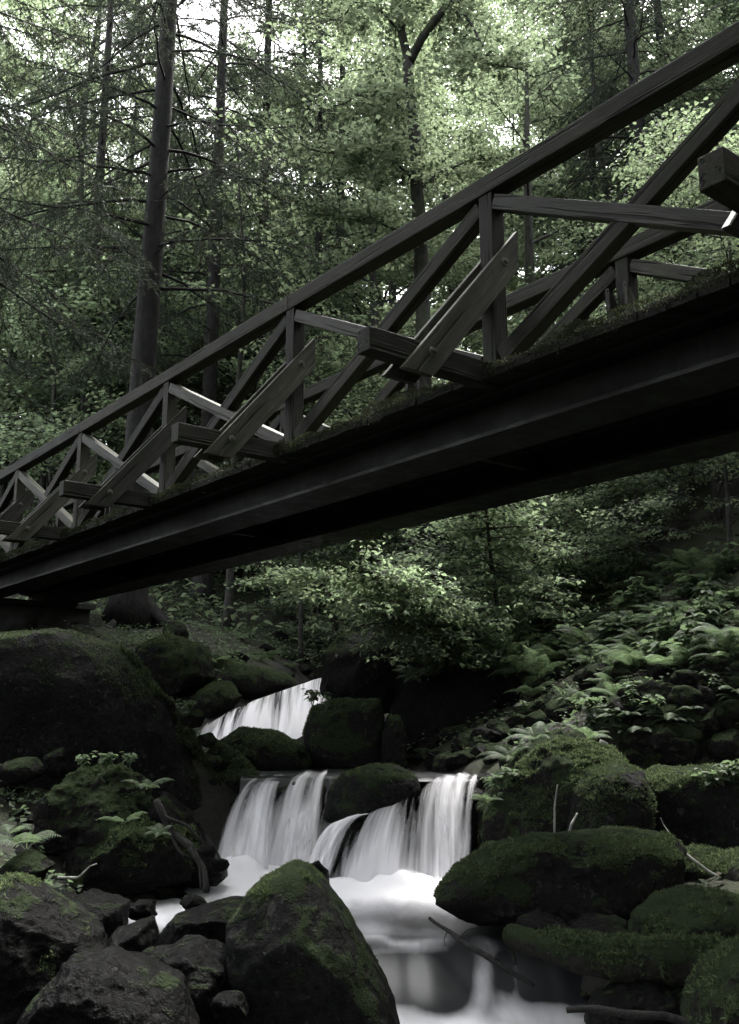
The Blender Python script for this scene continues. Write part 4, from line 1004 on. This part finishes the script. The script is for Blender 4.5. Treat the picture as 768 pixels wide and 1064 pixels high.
# the forked broadleaf tree behind the middle of the bridge
def forked(seed):
    g = np.random.default_rng(seed); w = MB(); c = MB(); Y = 15.5
    base = on_ground(446, Y)
    def pp(rows): return resample(np.array([P(*r) for r in rows]), 22) - base
    main = pp([(446, 640, Y), (437, 420, Y), (440, 300, Y), (433, 180, Y), (426, 95, Y), (425, 60, Y)])
    main[0] = 0
    br = [(main, .17, .10), (pp([(425, 66, Y), (418, 35, Y), (411, -10, Y), (405, -90, Y + .3)]), .085, .05), (pp([(425, 66, Y), (438, 40, Y - .2), (462, 8, Y - .3), (490, -20, Y - .3), (520, -90, Y - .4)]), .085, .045),
          (pp([(427, 120, Y), (400, 100, Y - .6), (380, 96, Y - 1), (350, 110, Y - 1.5)]), .035, .012), (pp([(436, 190, Y), (405, 165, Y - .5), (370, 160, Y - 1.2), (310, 150, Y - 1.6)]), .035, .012),
          (pp([(462, 8, Y - .3), (485, 15, Y - .8), (500, 45, Y - 1), (520, 65, Y - 1.2), (545, 72, Y - 1.3)]), .035, .012), (pp([(438, 260, Y), (415, 240, Y - .6), (375, 225, Y - 1), (320, 215, Y - 1.3)]), .03, .01),
          (pp([(418, 35, Y), (395, 10, Y - .3), (370, 5, Y - .5), (340, 30, Y - .6)]), .03, .01), (pp([(434, 200, Y), (455, 180, Y + .4), (490, 165, Y + .6), (530, 160, Y + .5)]), .03, .01),
          (pp([(432, 150, Y), (412, 130, Y + .6), (395, 60, Y + .8), (370, 50, Y + 1)]), .028, .01)]
    sp = []
    for i, (p, r, r1) in enumerate(br):
        p = p + np.stack([vnoise(p * 1.7 + k * 7, 60 + k + i) for k in range(3)], -1) * (.05 if i == 0 else .09) * np.linspace(0, 1, len(p))[:, None]
        w.tube(p, np.linspace(r, r1, len(p)) * (1 + (.7 * np.exp(-np.linspace(0, 30, len(p))) if i == 0 else 0)), 12 if i < 3 else 7)
        if i in (0,): continue
        L = np.linalg.norm(p[-1] - p[0])
        for j in range(int(L * 13)):
            q = g.uniform(.12 if i > 2 else .3, 1); b0 = p[int(q * (len(p) - 1))]; d = unit(np.append(g.normal(size=2), g.normal(.02, .2))); l = g.uniform(.3, 1.15)
            s = np.linspace(0, 1, 5)[:, None]; t = b0 + d * l * s - np.array([0, 0, .15 * l]) * s ** 2; w.tube(t, np.linspace(.010, .003, 5), 4, False)
            for k in range(int(2 + l * 5)): sp.append(b0 + (t[-1] - b0) * g.uniform(.25, 1.05))
    sp = np.array(sp); per = 8; N = len(sp) * per; q = np.repeat(sp, per, 0) + g.normal(0, 1, (N, 3)) * np.array([.15, .15, .035])
    d = unit(np.stack([g.normal(size=N), g.normal(size=N), g.normal(-.2, .25, N)], -1)); nn = unit(np.stack([g.normal(0, .35, N), g.normal(0, .35, N), np.ones(N)], -1)); nn = unit(nn - d * (nn * d).sum(1)[:, None])
    leaf_mesh(c, q, d, nn, .11 * g.uniform(.6, 1.25, N), .042 * g.uniform(.7, 1.2, N)); NL['fork'] = N
    return tree_obj('maple_tree', w.mesh('trunk', M['bark_broad']), c.mesh('crown', M['leaf2'], False), base, 'forked broadleaf tree with pale layered leaves behind the middle of the bridge', 'tree')
forked(4)

# saplings leaning over the upper pool, seen under the bridge
def sapling(seed, base_px, path, r, label, n_tw, leaf, mat='leaf', sprd=.5, per=7, name='sapling', cat='tree'):
    g = np.random.default_rng(seed); w = MB(); c = MB()
    bp = P(*base_px)
    p = resample(np.array([P(*q) for q in path]), 20) - bp
    w.tube(p, np.linspace(r, r * .3, 20), 9)
    sp = []
    for j in range(n_tw):
        q = g.uniform(.25, 1); b0 = p[int(q * 19)]; d = unit(np.append(g.normal(size=2), g.normal(.12, .25))); l = sprd * g.uniform(.4, 1.3)
        s = np.linspace(0, 1, 6)[:, None]; t = b0 + d * l * s - np.array([0, 0, .22 * l]) * s ** 2 + g.normal(0, .01, (6, 3)); w.tube(t, np.linspace(.007, .002, 6), 4, False)
        for k in range(int(3 + l * 9)):
            qq = g.uniform(.2, 1.05); sp.append(b0 + (t[-1] - b0) * qq - np.array([0, 0, .0]))
    sp = np.array(sp); N = len(sp) * per; qv = np.repeat(sp, per, 0) + g.normal(0, 1, (N, 3)) * np.array([.08, .08, .02])
    d = unit(np.stack([g.normal(size=N), g.normal(size=N), g.normal(-.25, .25, N)], -1)); nn = unit(np.stack([g.normal(0, .33, N), g.normal(0, .33, N), np.ones(N)], -1)); nn = unit(nn - d * (nn * d).sum(1)[:, None])
    leaf_fine(c, qv, d, nn, leaf * g.uniform(.6, 1.25, N), leaf * .36 * g.uniform(.7, 1.2, N)); NL[label[:12]] = N
    return tree_obj(name, w.mesh('trunk', M['bark_broad']), c.mesh('crown', M[mat], False), bp, label, cat)
sapling(1, (545, 690, 9.0), [(545, 690, 9.0), (500, 665, 8.8), (450, 635, 8.5), (405, 605, 8.2), (350, 585, 8.0)], .035, 'broadleaf sapling leaning left over the upper pool, leaves hanging under the bridge', 105, 0.056, 'leaf_young', .62, 8)
sapling(2, (520, 700, 9.4), [(520, 700, 9.4), (518, 640, 9.3), (510, 580, 9.2), (505, 530, 9.1), (500, 480, 9.0)], .03, 'upright broadleaf sapling under the middle of the bridge', 105, 0.056, 'leaf_young', .75, 8)
sapling(3, (575, 690, 10.4), [(575, 690, 10.4), (560, 600, 10.4), (550, 540, 10.3), (520, 480, 10.2)], .035, 'broadleaf sapling with pale leaves behind the upright one', 90, 0.059, 'leaf_young', .9, 8)
sapling(4, (350, 655, 10.2), [(350, 655, 10.2), (345, 620, 10.1), (320, 595, 9.9), (270, 600, 9.6)], .025, 'small sapling on the overhanging rock, one spray reaching left', 33, 0.056, 'leaf_young', .5, 8)
sapling(5, (665, 640, 11.5), [(665, 640, 11.5), (650, 560, 11.3), (635, 500, 11.2), (620, 440, 11)], .03, 'broadleaf sapling with large leaves below the right half of the girder', 69, 0.081, 'leaf', .8, 7)
sapling(6, (470, 700, 8.9), [(470, 700, 8.9), (450, 670, 8.6), (430, 650, 8.4), (400, 640, 8.2)], .02, 'low drooping bush on the dark overhanging rock', 51, 0.048, 'leaf', .5, 8, 'bush', 'bush')
for px, Y, H, r, lab in ((237, 15.5, 9, .075, 'thin dark tree, slightly bent, right of the second spruce roots'), (313, 14, 6.5, .035, 'very thin straight sapling beyond the upper waterfall'), (560, 17, 11, .17, 'dark mossy trunk under the right half of the bridge'), (280, 19, 8, .05, 'thin young tree on the far forest slope')):
    a = broadleaf(int(px), H, r, .55, .28, 9, .10, .8, mat='leaf'); tree_obj('young_tree', a[0], a[1], on_ground(px, Y), lab, 'tree')

# the bright wood beyond: five shapes, many trees
proto = []
for s, (H, r, c0, sprd, nl, lf, mt) in enumerate([(15, .16, .12, .36, 22, .17, 'leaf'), (17, .18, .15, .34, 24, .18, 'leaf2'), (13, .13, .08, .38, 20, .16, 'leaf3'), (18, .20, .2, .32, 24, .18, 'leaf2')]):
    a = broadleaf(50 + s, H, r, c0, sprd, nl, lf * .62, 3.6, .3, mat=mt, gap=.06); proto.append(a); NL['b%d' % s] = a[2]
g = random.Random(21); first = {}
KIND = ['bright bushy broadleaf tree in the wood beyond the bridge', 'tall pale broadleaf tree in the wood beyond the bridge', 'low spreading broadleaf tree in the wood beyond the bridge', 'tallest broad-crowned tree in the wood beyond the bridge']
def wood_tree(x, Y, k, sc):
    loc = (x, Y, gz(x, Y) - .15); rz = g.uniform(0, 6.28)
    if k not in first: first[k] = tree_obj('broadleaf_tree', proto[k][0], proto[k][1], loc, KIND[k], 'tree', KIND[k].replace(' tree in', ' trees in'), rz, sc)
    else: dup(first[k], loc, rz, sc)
rows = [(22, 4.6), (27, 4.6), (33, 5.0), (41, 6), (50, 7), (60, 8)]
for Y, dx in rows:
    x = -.5 * Y - 2
    while x < .5 * Y + 4:
        X = x + g.uniform(-1.2, 1.2); yy = Y + g.uniform(-2, 2); px = 384 + 1000 * X / yy
        k = g.randrange(4); s = g.uniform(.8, 1.25)
        if 130 < px < 200: s *= .86                # a gap where the sky shows
        elif px < 330: s *= .97
        wood_tree(X, yy, k, s * (1.0 if Y < 30 else 1.25)); x += dx
# understorey at the near edge of that wood
a = broadleaf(90, 5.0, .05, .05, .42, 22, .075, 1.9, .3, mat='leaf', gap=.2, fine=True); NL['u'] = a[2]
a2 = broadleaf(91, 4.2, .045, .03, .5, 20, .08, 1.9, .25, mat='leaf2', gap=.2, fine=True)
us = []
for i in range(58):
    Y = g.uniform(13.0, 24); x = g.uniform(-.45 * Y, .5 * Y); px = 384 + 1000 * x / Y
    if -50 < px < 330 and Y < 20.5: continue
    lab = ['young bushy tree filling the gaps between the trunks', 'low pale bush filling the gaps between the trunks'][i % 2]; loc = (x, Y, gz(x, Y) - .1)
    if len(us) < 2: us.append(tree_obj('young_tree' if i % 2 == 0 else 'bush', *(a if i % 2 == 0 else a2)[:2], loc, lab, 'tree' if i % 2 == 0 else 'bush', lab, g.uniform(0, 6), g.uniform(.7, 1.2)))
    else: dup(us[i % 2] if len(us) == 2 else us[0], loc, g.uniform(0, 6), g.uniform(.6, 1.2))
# pale young growth between the spruce trunks, low behind the far railing
a3 = broadleaf(93, 5.0, .05, .04, .46, 22, .085, 2.0, .3, mat='leaf_young', gap=.15, fine=True); yg = None
for i in range(26):
    Y = g.uniform(18.5, 30); px = g.uniform(-20, 340); x = (px - 384) * Y / 1000
    loc = (x, Y, gz(x, Y) - .1); lab = 'pale young growth between the spruce trunks'
    if yg is None: yg = tree_obj('young_tree', a3[0], a3[1], loc, lab, 'tree', 'young growth between the spruces', 0, 1.2)
    else: dup(yg, loc, g.uniform(0, 6), g.uniform(.9, 1.8))
# bushes on the steep slope below the right half of the girder
for i, (px, py, s_) in enumerate([(700, 560, .62), (745, 540, .7), (665, 590, .5), (760, 580, .6), (720, 520, .8), (640, 560, .6), (775, 505, .9), (690, 500, .8), (735, 480, .9), (610, 600, .45)]):
    q = hit(px, py, 8, 40); dup(us[i % 2], (q[0], q[1], q[2] - .1), i * 2.1, s_, 'bush on the steep slope under the right half of the girder', 'bushes on the right slope')
# unseen trees added beside and behind the viewpoint to shade the brook
for i, (x, Y, k, sc) in enumerate([(-5.5, -3, 1, 1), (5.2, -4, 3, 1), (-2.5, -7.5, 0, 1.1), (3, -9, 1, 1.1), (-9, 1.5, 3, .9), (9, 2, 0, 1.0), (0, -13, 3, 1.1), (8, -9, 1, 1.1), (-9, -8, 3, 1.1), (7, -1, 1, .9), (-7, -1.5, 0, 1.0), (10.5, 7, 1, .95)]):
    dup(first[k], (x, Y, gz(x, Y) - .2), i * 1.7, sc, 'unseen broadleaf tree added on the near banks to shade the brook', 'unseen trees added to shade the near banks')
a = broadleaf(97, 19, .22, .60, .30, 22, .17, 1.5, .3, mat='leaf', gap=.1)
hi = None  # high crowns added out of view to darken the near bank
for i, (x, Y, sc) in enumerate([(-4.6, 3.0, 1.0), (4.8, 1.5, 1.0), (-.8, -3.2, 1.0), (-3.6, -1.5, .95), (3.2, -4.5, 1.05), (-5.4, 5.6, .95), (5.9, 5.0, .95), (-2.8, .6, .9), (-6.2, 1.2, 1.0), (2.6, -1.5, .9)]):
    loc = (x, Y, gz(x, Y) - .2); lab = 'tall unseen tree added on the near banks, its high crown shading the brook'
    if hi is None: hi = tree_obj('broadleaf_tree', a[0], a[1], loc, lab, 'tree', 'unseen high crowned trees added for shade', 0, sc)
    else: dup(hi, loc, i * 1.3, sc)
print('LEAVES', NL)

# ------------------------------------------------------------------ ferns and herbs
def fern_mesh(seed, nf=8, L0=.55, n=26):
    g = np.random.default_rng(seed); b = MB(); stem = MB()
    for i in range(nf):
        az = i * 6.28 / nf + g.normal(0, .25); L = L0 * g.uniform(.7, 1.1); s = np.linspace(0, 1, n); el = g.uniform(.75, 1.2)
        r = np.cumsum(np.cos(el - 1.5 * s ** 1.2)) * L / n; z = np.cumsum(np.sin(el - 1.5 * s ** 1.2)) * L / n
        p = np.stack([np.cos(az) * r, np.sin(az) * r, z], -1); t = unit(np.gradient(p, axis=0)); side = np.array([-math.sin(az), math.cos(az), 0.0])
        up = np.cross(t, side); up *= np.sign(up[:, 2:3] + 1e-9)
        # stalk: thin flat strip
        w = .004 * (1.1 - s)[:, None]; V = np.vstack([p - side * w, p + side * w]); k = np.arange(n - 1); b.add(V, np.stack([k, k + 1, n + k + 1, n + k], -1))
        prof = np.sin(np.pi * np.clip((s - .06) / .96, 0, 1) ** .62) * .27 * L
        for sg in (-1, 1):
            for j in range(3, n):
                l = prof[j] * g.uniform(.9, 1.05)
                if l < .01: continue
                d = unit(side * sg + t[j] * .38 - up[j] * .12 + np.array([0, 0, -.10])); wd = L / n * .52; m = 5
                q = np.linspace(0, 1, m + 1); c = p[j] + d * l * q[:, None] - np.array([0, 0, .22 * l]) * (q ** 2)[:, None]
                wv = wd * (1 - q) ** .7 * np.where(np.arange(m + 1) % 2, 1.0, .72)
                V = np.vstack([c - t[j] * wv[:, None], c + t[j] * wv[:, None]]); k = np.arange(m); b.add(V, np.stack([k, k + 1, m + 1 + k + 1, m + 1 + k], -1))
    return b.mesh('fronds', M['fern'], False)

def herb_mesh(seed, n=9, h=.3, leaf=.12):
    g = np.random.default_rng(seed); b = MB(); st = MB()
    P0, D, NN, L = [], [], [], []
    for i in range(n):
        a = g.uniform(0, 6.28); hh = h * g.uniform(.5, 1.1); rr = hh * g.uniform(.15, .5); s = np.linspace(0, 1, 5)
        p = np.stack([np.cos(a) * rr * s, np.sin(a) * rr * s, hh * s], -1); st.tube(p, .004, 4, False)
        for q in range(5):
            aa = a + q * 1.35 + g.normal(0, .3); P0.append(p[-1] - np.array([0, 0, hh * .14 * (q // 2)])); D.append([math.cos(aa), math.sin(aa), g.normal(-.2, .2)]); NN.append([g.normal(0, .3), g.normal(0, .3), 1]); L.append(leaf * g.uniform(.6, 1.2))
    D = unit(np.array(D)); NN = unit(np.array(NN)); NN = unit(NN - D * (NN * D).sum(1)[:, None]); L = np.array(L)
    leaf_fine(b, np.array(P0), D, NN, L, L * .33)
    return b.mesh('leaves', M['herb'], False), st.mesh('stem', M['herb'], True)

def grass_mesh(seed, n=170, L=.38):
    g = np.random.default_rng(seed); b = MB()
    for i in range(n):
        a = g.uniform(0, 6.28); l = L * g.uniform(.5, 1.1); el = g.uniform(.7, 1.45); m = 8; s = np.linspace(0, 1, m); cv = g.uniform(1.2, 2.4)
        r = np.cumsum(np.cos(el - cv * s)) * l / m; z = np.cumsum(np.sin(el - cv * s)) * l / m
        p = np.stack([np.cos(a) * r, np.sin(a) * r, z], -1) + np.append(g.normal(0, .03, 2), 0); sd = np.array([-math.sin(a), math.cos(a), 0]) * .0035; w = (1 - s)[:, None] ** .6
        V = np.vstack([p - sd * w, p + sd * w]); k = np.arange(m - 1); b.add(V, np.stack([k, k + 1, m + k + 1, m + k], -1))
    return b.mesh('blades', M['fern'], False)

FERN = [fern_mesh(1, 9, .55), fern_mesh(2, 7, .6), fern_mesh(3, 11, .5), fern_mesh(7, 5, .62, 17)]
HERB = [herb_mesh(4), herb_mesh(5, 12, .4, .10), herb_mesh(6, 7, .22, .15)]
gp = random.Random(5)
def fern(p, sc, label, group=None, tilt=(0, 0), k=None):
    o = link('fern', FERN[gp.randrange(3) if k is None else k], None, p); o.rotation_euler = (tilt[0] + gp.uniform(-.2, .2), tilt[1] + gp.uniform(-.2, .2), gp.uniform(0, 6.28)); o.scale = (sc, sc, sc); return tag(o, label, 'fern', group)
def herb(p, sc, label, group=None, k=None):
    a = HERB[gp.randrange(3) if k is None else k]; e = tag(empty('leafy_herb', p, gp.uniform(0, 6.28)), label, 'plant', group); e.scale = (sc, sc, sc)
    link('leaves', a[0], e); link('stem', a[1], e); return e

# those one can point at
fern(P(28, 885, 4.4), .42, 'upright fern with one tall frond at the left edge', k=3)
fern(P(8, 872, 4.5), .28, 'small fern at the very left edge beside the tall frond', k=3)
fern(P(128, 858, 4.9), .26, 'fern curling over the flat mossy ledge', k=3)
fern(P(152, 822, 5.5), .32, 'fern hanging beside the driftwood slab', k=3)
fern(P(165, 868, 4.8), .2, 'little fern at the right end of the flat mossy ledge')
herb(P(110, 800, 5.4), .34, 'small leafy plant on the mossy mound, below the huge rock')
herb(P(85, 800, 5.5), .3, 'second leafy plant on the mossy mound, further left')
herb(P(135, 798, 5.6), .3, 'leafy plant at the right shoulder of the mossy mound')
herb(P(674, 762, 7.2), .75, 'broad-leaved herb standing among the stones of the right bank', k=2)
herb(P(640, 770, 6.7), .6, 'small herb beside the broken stake')
herb(P(516, 828, 5.7), .45, 'leafy plant clinging to the outcrop beside the falls')
herb(P(530, 815, 5.7), .4, 'leafy plant higher on the outcrop beside the falls')
herb(P(740, 825, 5.3), .45, 'tuft of leaves on the right end of the sloping slab')
herb(P(762, 818, 5.3), .5, 'tuft of leaves on the sloping slab at the right edge')
herb(P(196, 742, 6.9), .35, 'leafy sprig on the crest of the huge rock')
herb(P(325, 735, 7.8), .5, 'leafy plant on the square mossy block')
herb(P(338, 742, 7.7), .4, 'sprig in front of the square mossy block')
o = link('grass_tuft', grass_mesh(3), None, P(592, 738, 7.6)); o.scale = (1.1,) * 3; tag(o, 'hanging tuft of long grass on top of the mossy outcrop', 'grass')
o = link('grass_tuft', grass_mesh(4, 120), None, P(655, 700, 8.9)); o.scale = (.9,) * 3; tag(o, 'smaller grass tuft among ferns higher on the right bank', 'grass')

# the fern bank on the right, and the rest of the slope
LF = 'fern in the dense bank right of the stream'; n = 0
while n < 150:
    px, py = gp.uniform(430, 768), gp.uniform(585, 703); p = hit(px, py, 5.0, 30)
    if p[1] > 24: continue
    if p[0] - np.interp(p[1], *np.array(XC).T) < .8: continue
    fern((p[0], p[1], p[2] - .02), gp.uniform(.35, .85), LF, 'ferns on the right bank'); n += 1
n = 0
while n < 90:
    px, py = gp.uniform(430, 768), gp.uniform(590, 700); p = hit(px, py, 5.0, 30)
    if p[1] > 22 or p[0] - np.interp(p[1], *np.array(XC).T) < .9: continue
    herb((p[0], p[1], p[2] - .02), gp.uniform(.45, 1.0), 'leafy herb growing between the ferns of the right bank', 'herbs on the right bank'); n += 1
n = 0
while n < 16:
    px, py = gp.uniform(190, 340), gp.uniform(615, 700); p = hit(px, py, 9, 40)
    if p[1] > 30: continue
    fern((p[0], p[1], p[2] - .02), gp.uniform(.4, .8), 'fern on the shady forest slope beyond the upper waterfall', 'ferns on the far slope'); n += 1
for (x, y, Y, s) in ((455, 700, 8.7, .7), (478, 690, 8.7, .8), (500, 680, 8.7, .7), (520, 690, 8.6, .7), (440, 690, 9.0, .6), (540, 700, 8.5, .7), (430, 705, 8.9, .55), (560, 705, 8.3, .7)):
    fern(P(x, y, Y), s, 'fern hanging over the black hollow', 'ferns over the hollow', (.5, 0))
for (x, y, Y, s) in ((530, 790, 6.0, .4), (556, 770, 6.2, .45), (610, 770, 6.2, .4), (507, 835, 5.8, .35)):
    fern(P(x, y, Y), s, 'little fern rooted in the mossy outcrop', 'ferns on the outcrop')

n = 0
while n < 36:
    px, py = gp.uniform(540, 768), gp.uniform(690, 780); p = hit(px, py, 5.0, 30)
    if p[1] > 16: continue
    if n % 2: fern((p[0], p[1], p[2] + .03), gp.uniform(.25, .55), 'low fern growing between the mossy stones of the right bank', 'ferns between the stones')
    else: herb((p[0], p[1], p[2] + .03), gp.uniform(.3, .6), 'low leafy herb growing between the mossy stones of the right bank', 'herbs between the stones')
    n += 1
# low growth nobody could count
def cover(name, n, box, size, mat, seed, ymax=60, hgt=.06, flat=.4):
    g = np.random.default_rng(seed); X = g.uniform(box[0], box[1], n); Y = g.uniform(box[2], box[3], n)
    cl = fbm(np.stack([X * .8, Y * .8, 0 * X], -1), 3, seed); e = np.abs(X - lin(Y, XC)) - lin(Y, HW)
    k = (g.uniform(-.45, .35, n) < cl) & (e > .25); X, Y, cl = X[k], Y[k], cl[k]; n = len(X)
    p = np.stack([X, Y, ground(X, Y) + g.uniform(-.01, hgt, n)], -1); a = g.uniform(0, 6.28, n)
    d = unit(np.stack([np.cos(a), np.sin(a), g.normal(.1, flat, n)], -1)); nn = unit(np.stack([g.normal(0, .4, n), g.normal(0, .4, n), np.ones(n)], -1)); nn = unit(nn - d * (nn * d).sum(1)[:, None])
    b = MB(); L = size * g.uniform(.5, 1.3, n); leaf_fine(b, p, d, nn, L, L * .34) if n < 45000 else leaf_mesh(b, p, d, nn, L, L * .38)
    return tag(link(name, b.mesh(name, M[mat], False)), kind='stuff')
cover('ground_cover', 150000, (-6, 8, 3.2, 20), .045, 'herb', 3, hgt=.10)
cover('undergrowth', 70000, (-16, 18, 14, 46), .14, 'leaf', 4, hgt=.5)
cover('leaf_litter', 26000, (-5, 6, 3.0, 18), .055, 'litter', 5, hgt=.01, flat=.1)

# ------------------------------------------------------------------ light, camera
sc = bpy.context.scene
w = bpy.data.worlds.new('World'); sc.world = w; w.use_nodes = True
nt = w.node_tree; nt.nodes.clear(); T = NT(nt)
SUN_EL, SUN_AZ = R(60), R(24)          # sun behind thin cloud, ahead of the viewpoint, so the leaves glow and the trunks stay dark
sky = T.n('ShaderNodeTexSky', sky_type='NISHITA'); sky.sun_disc = False; sky.sun_elevation = SUN_EL; sky.sun_rotation = SUN_AZ
sky.air_density = 1.0; sky.dust_density = 4.0; sky.ozone_density = 1.0
hs = T.n('ShaderNodeHueSaturation'); hs.inputs['Saturation'].default_value = .18; T.l(sky.outputs[0], hs.inputs['Color'])
bg = T.n('ShaderNodeBackground'); bg.inputs['Strength'].default_value = SKY; T.l(hs.outputs[0], bg.inputs['Color'])
o = T.n('ShaderNodeOutputWorld'); T.l(bg.outputs[0], o.inputs['Surface'])
ld = bpy.data.lights.new('sun', 'SUN'); ld.energy = SUN; ld.angle = R(12); ld.color = (1.0, .97, .92)
lo = bpy.data.objects.new('sun', ld); C.objects.link(lo); lo.location = (0, 10, 30)
dirv = Vector((math.sin(SUN_AZ) * math.cos(SUN_EL), math.cos(SUN_AZ) * math.cos(SUN_EL), math.sin(SUN_EL)))
lo.rotation_euler = dirv.to_track_quat('Z', 'Y').to_euler()

cam = bpy.data.cameras.new('camera'); cam.sensor_fit = 'VERTICAL'; cam.sensor_height = 24; cam.sensor_width = 24 * 768 / 1064
cam.lens = 24 * FPX / 1064; cam.clip_end = 1000; cam.clip_start = .05
co = bpy.data.objects.new('camera', cam); C.objects.link(co); co.location = (0, 0, CAMZ); co.rotation_euler = (R(90) + PITCH, 0, 0)
sc.camera = co
sc.view_settings.view_transform = 'Standard'; sc.view_settings.look = 'None'; sc.view_settings.exposure = EXPOSURE; sc.view_settings.gamma = 1
sc.view_settings.use_curve_mapping = False
cy = sc.cycles
cy.use_denoising = True; cy.denoiser = 'OPENIMAGEDENOISE'; cy.denoising_input_passes = 'RGB_ALBEDO_NORMAL'
cy.max_bounces = 6; cy.diffuse_bounces = 3; cy.glossy_bounces = 2; cy.transmission_bounces = 4; cy.transparent_max_bounces = 12
cy.caustics_reflective = False; cy.caustics_refractive = False; cy.sample_clamp_indirect = 4
cy.use_adaptive_sampling = True; cy.adaptive_threshold = .02
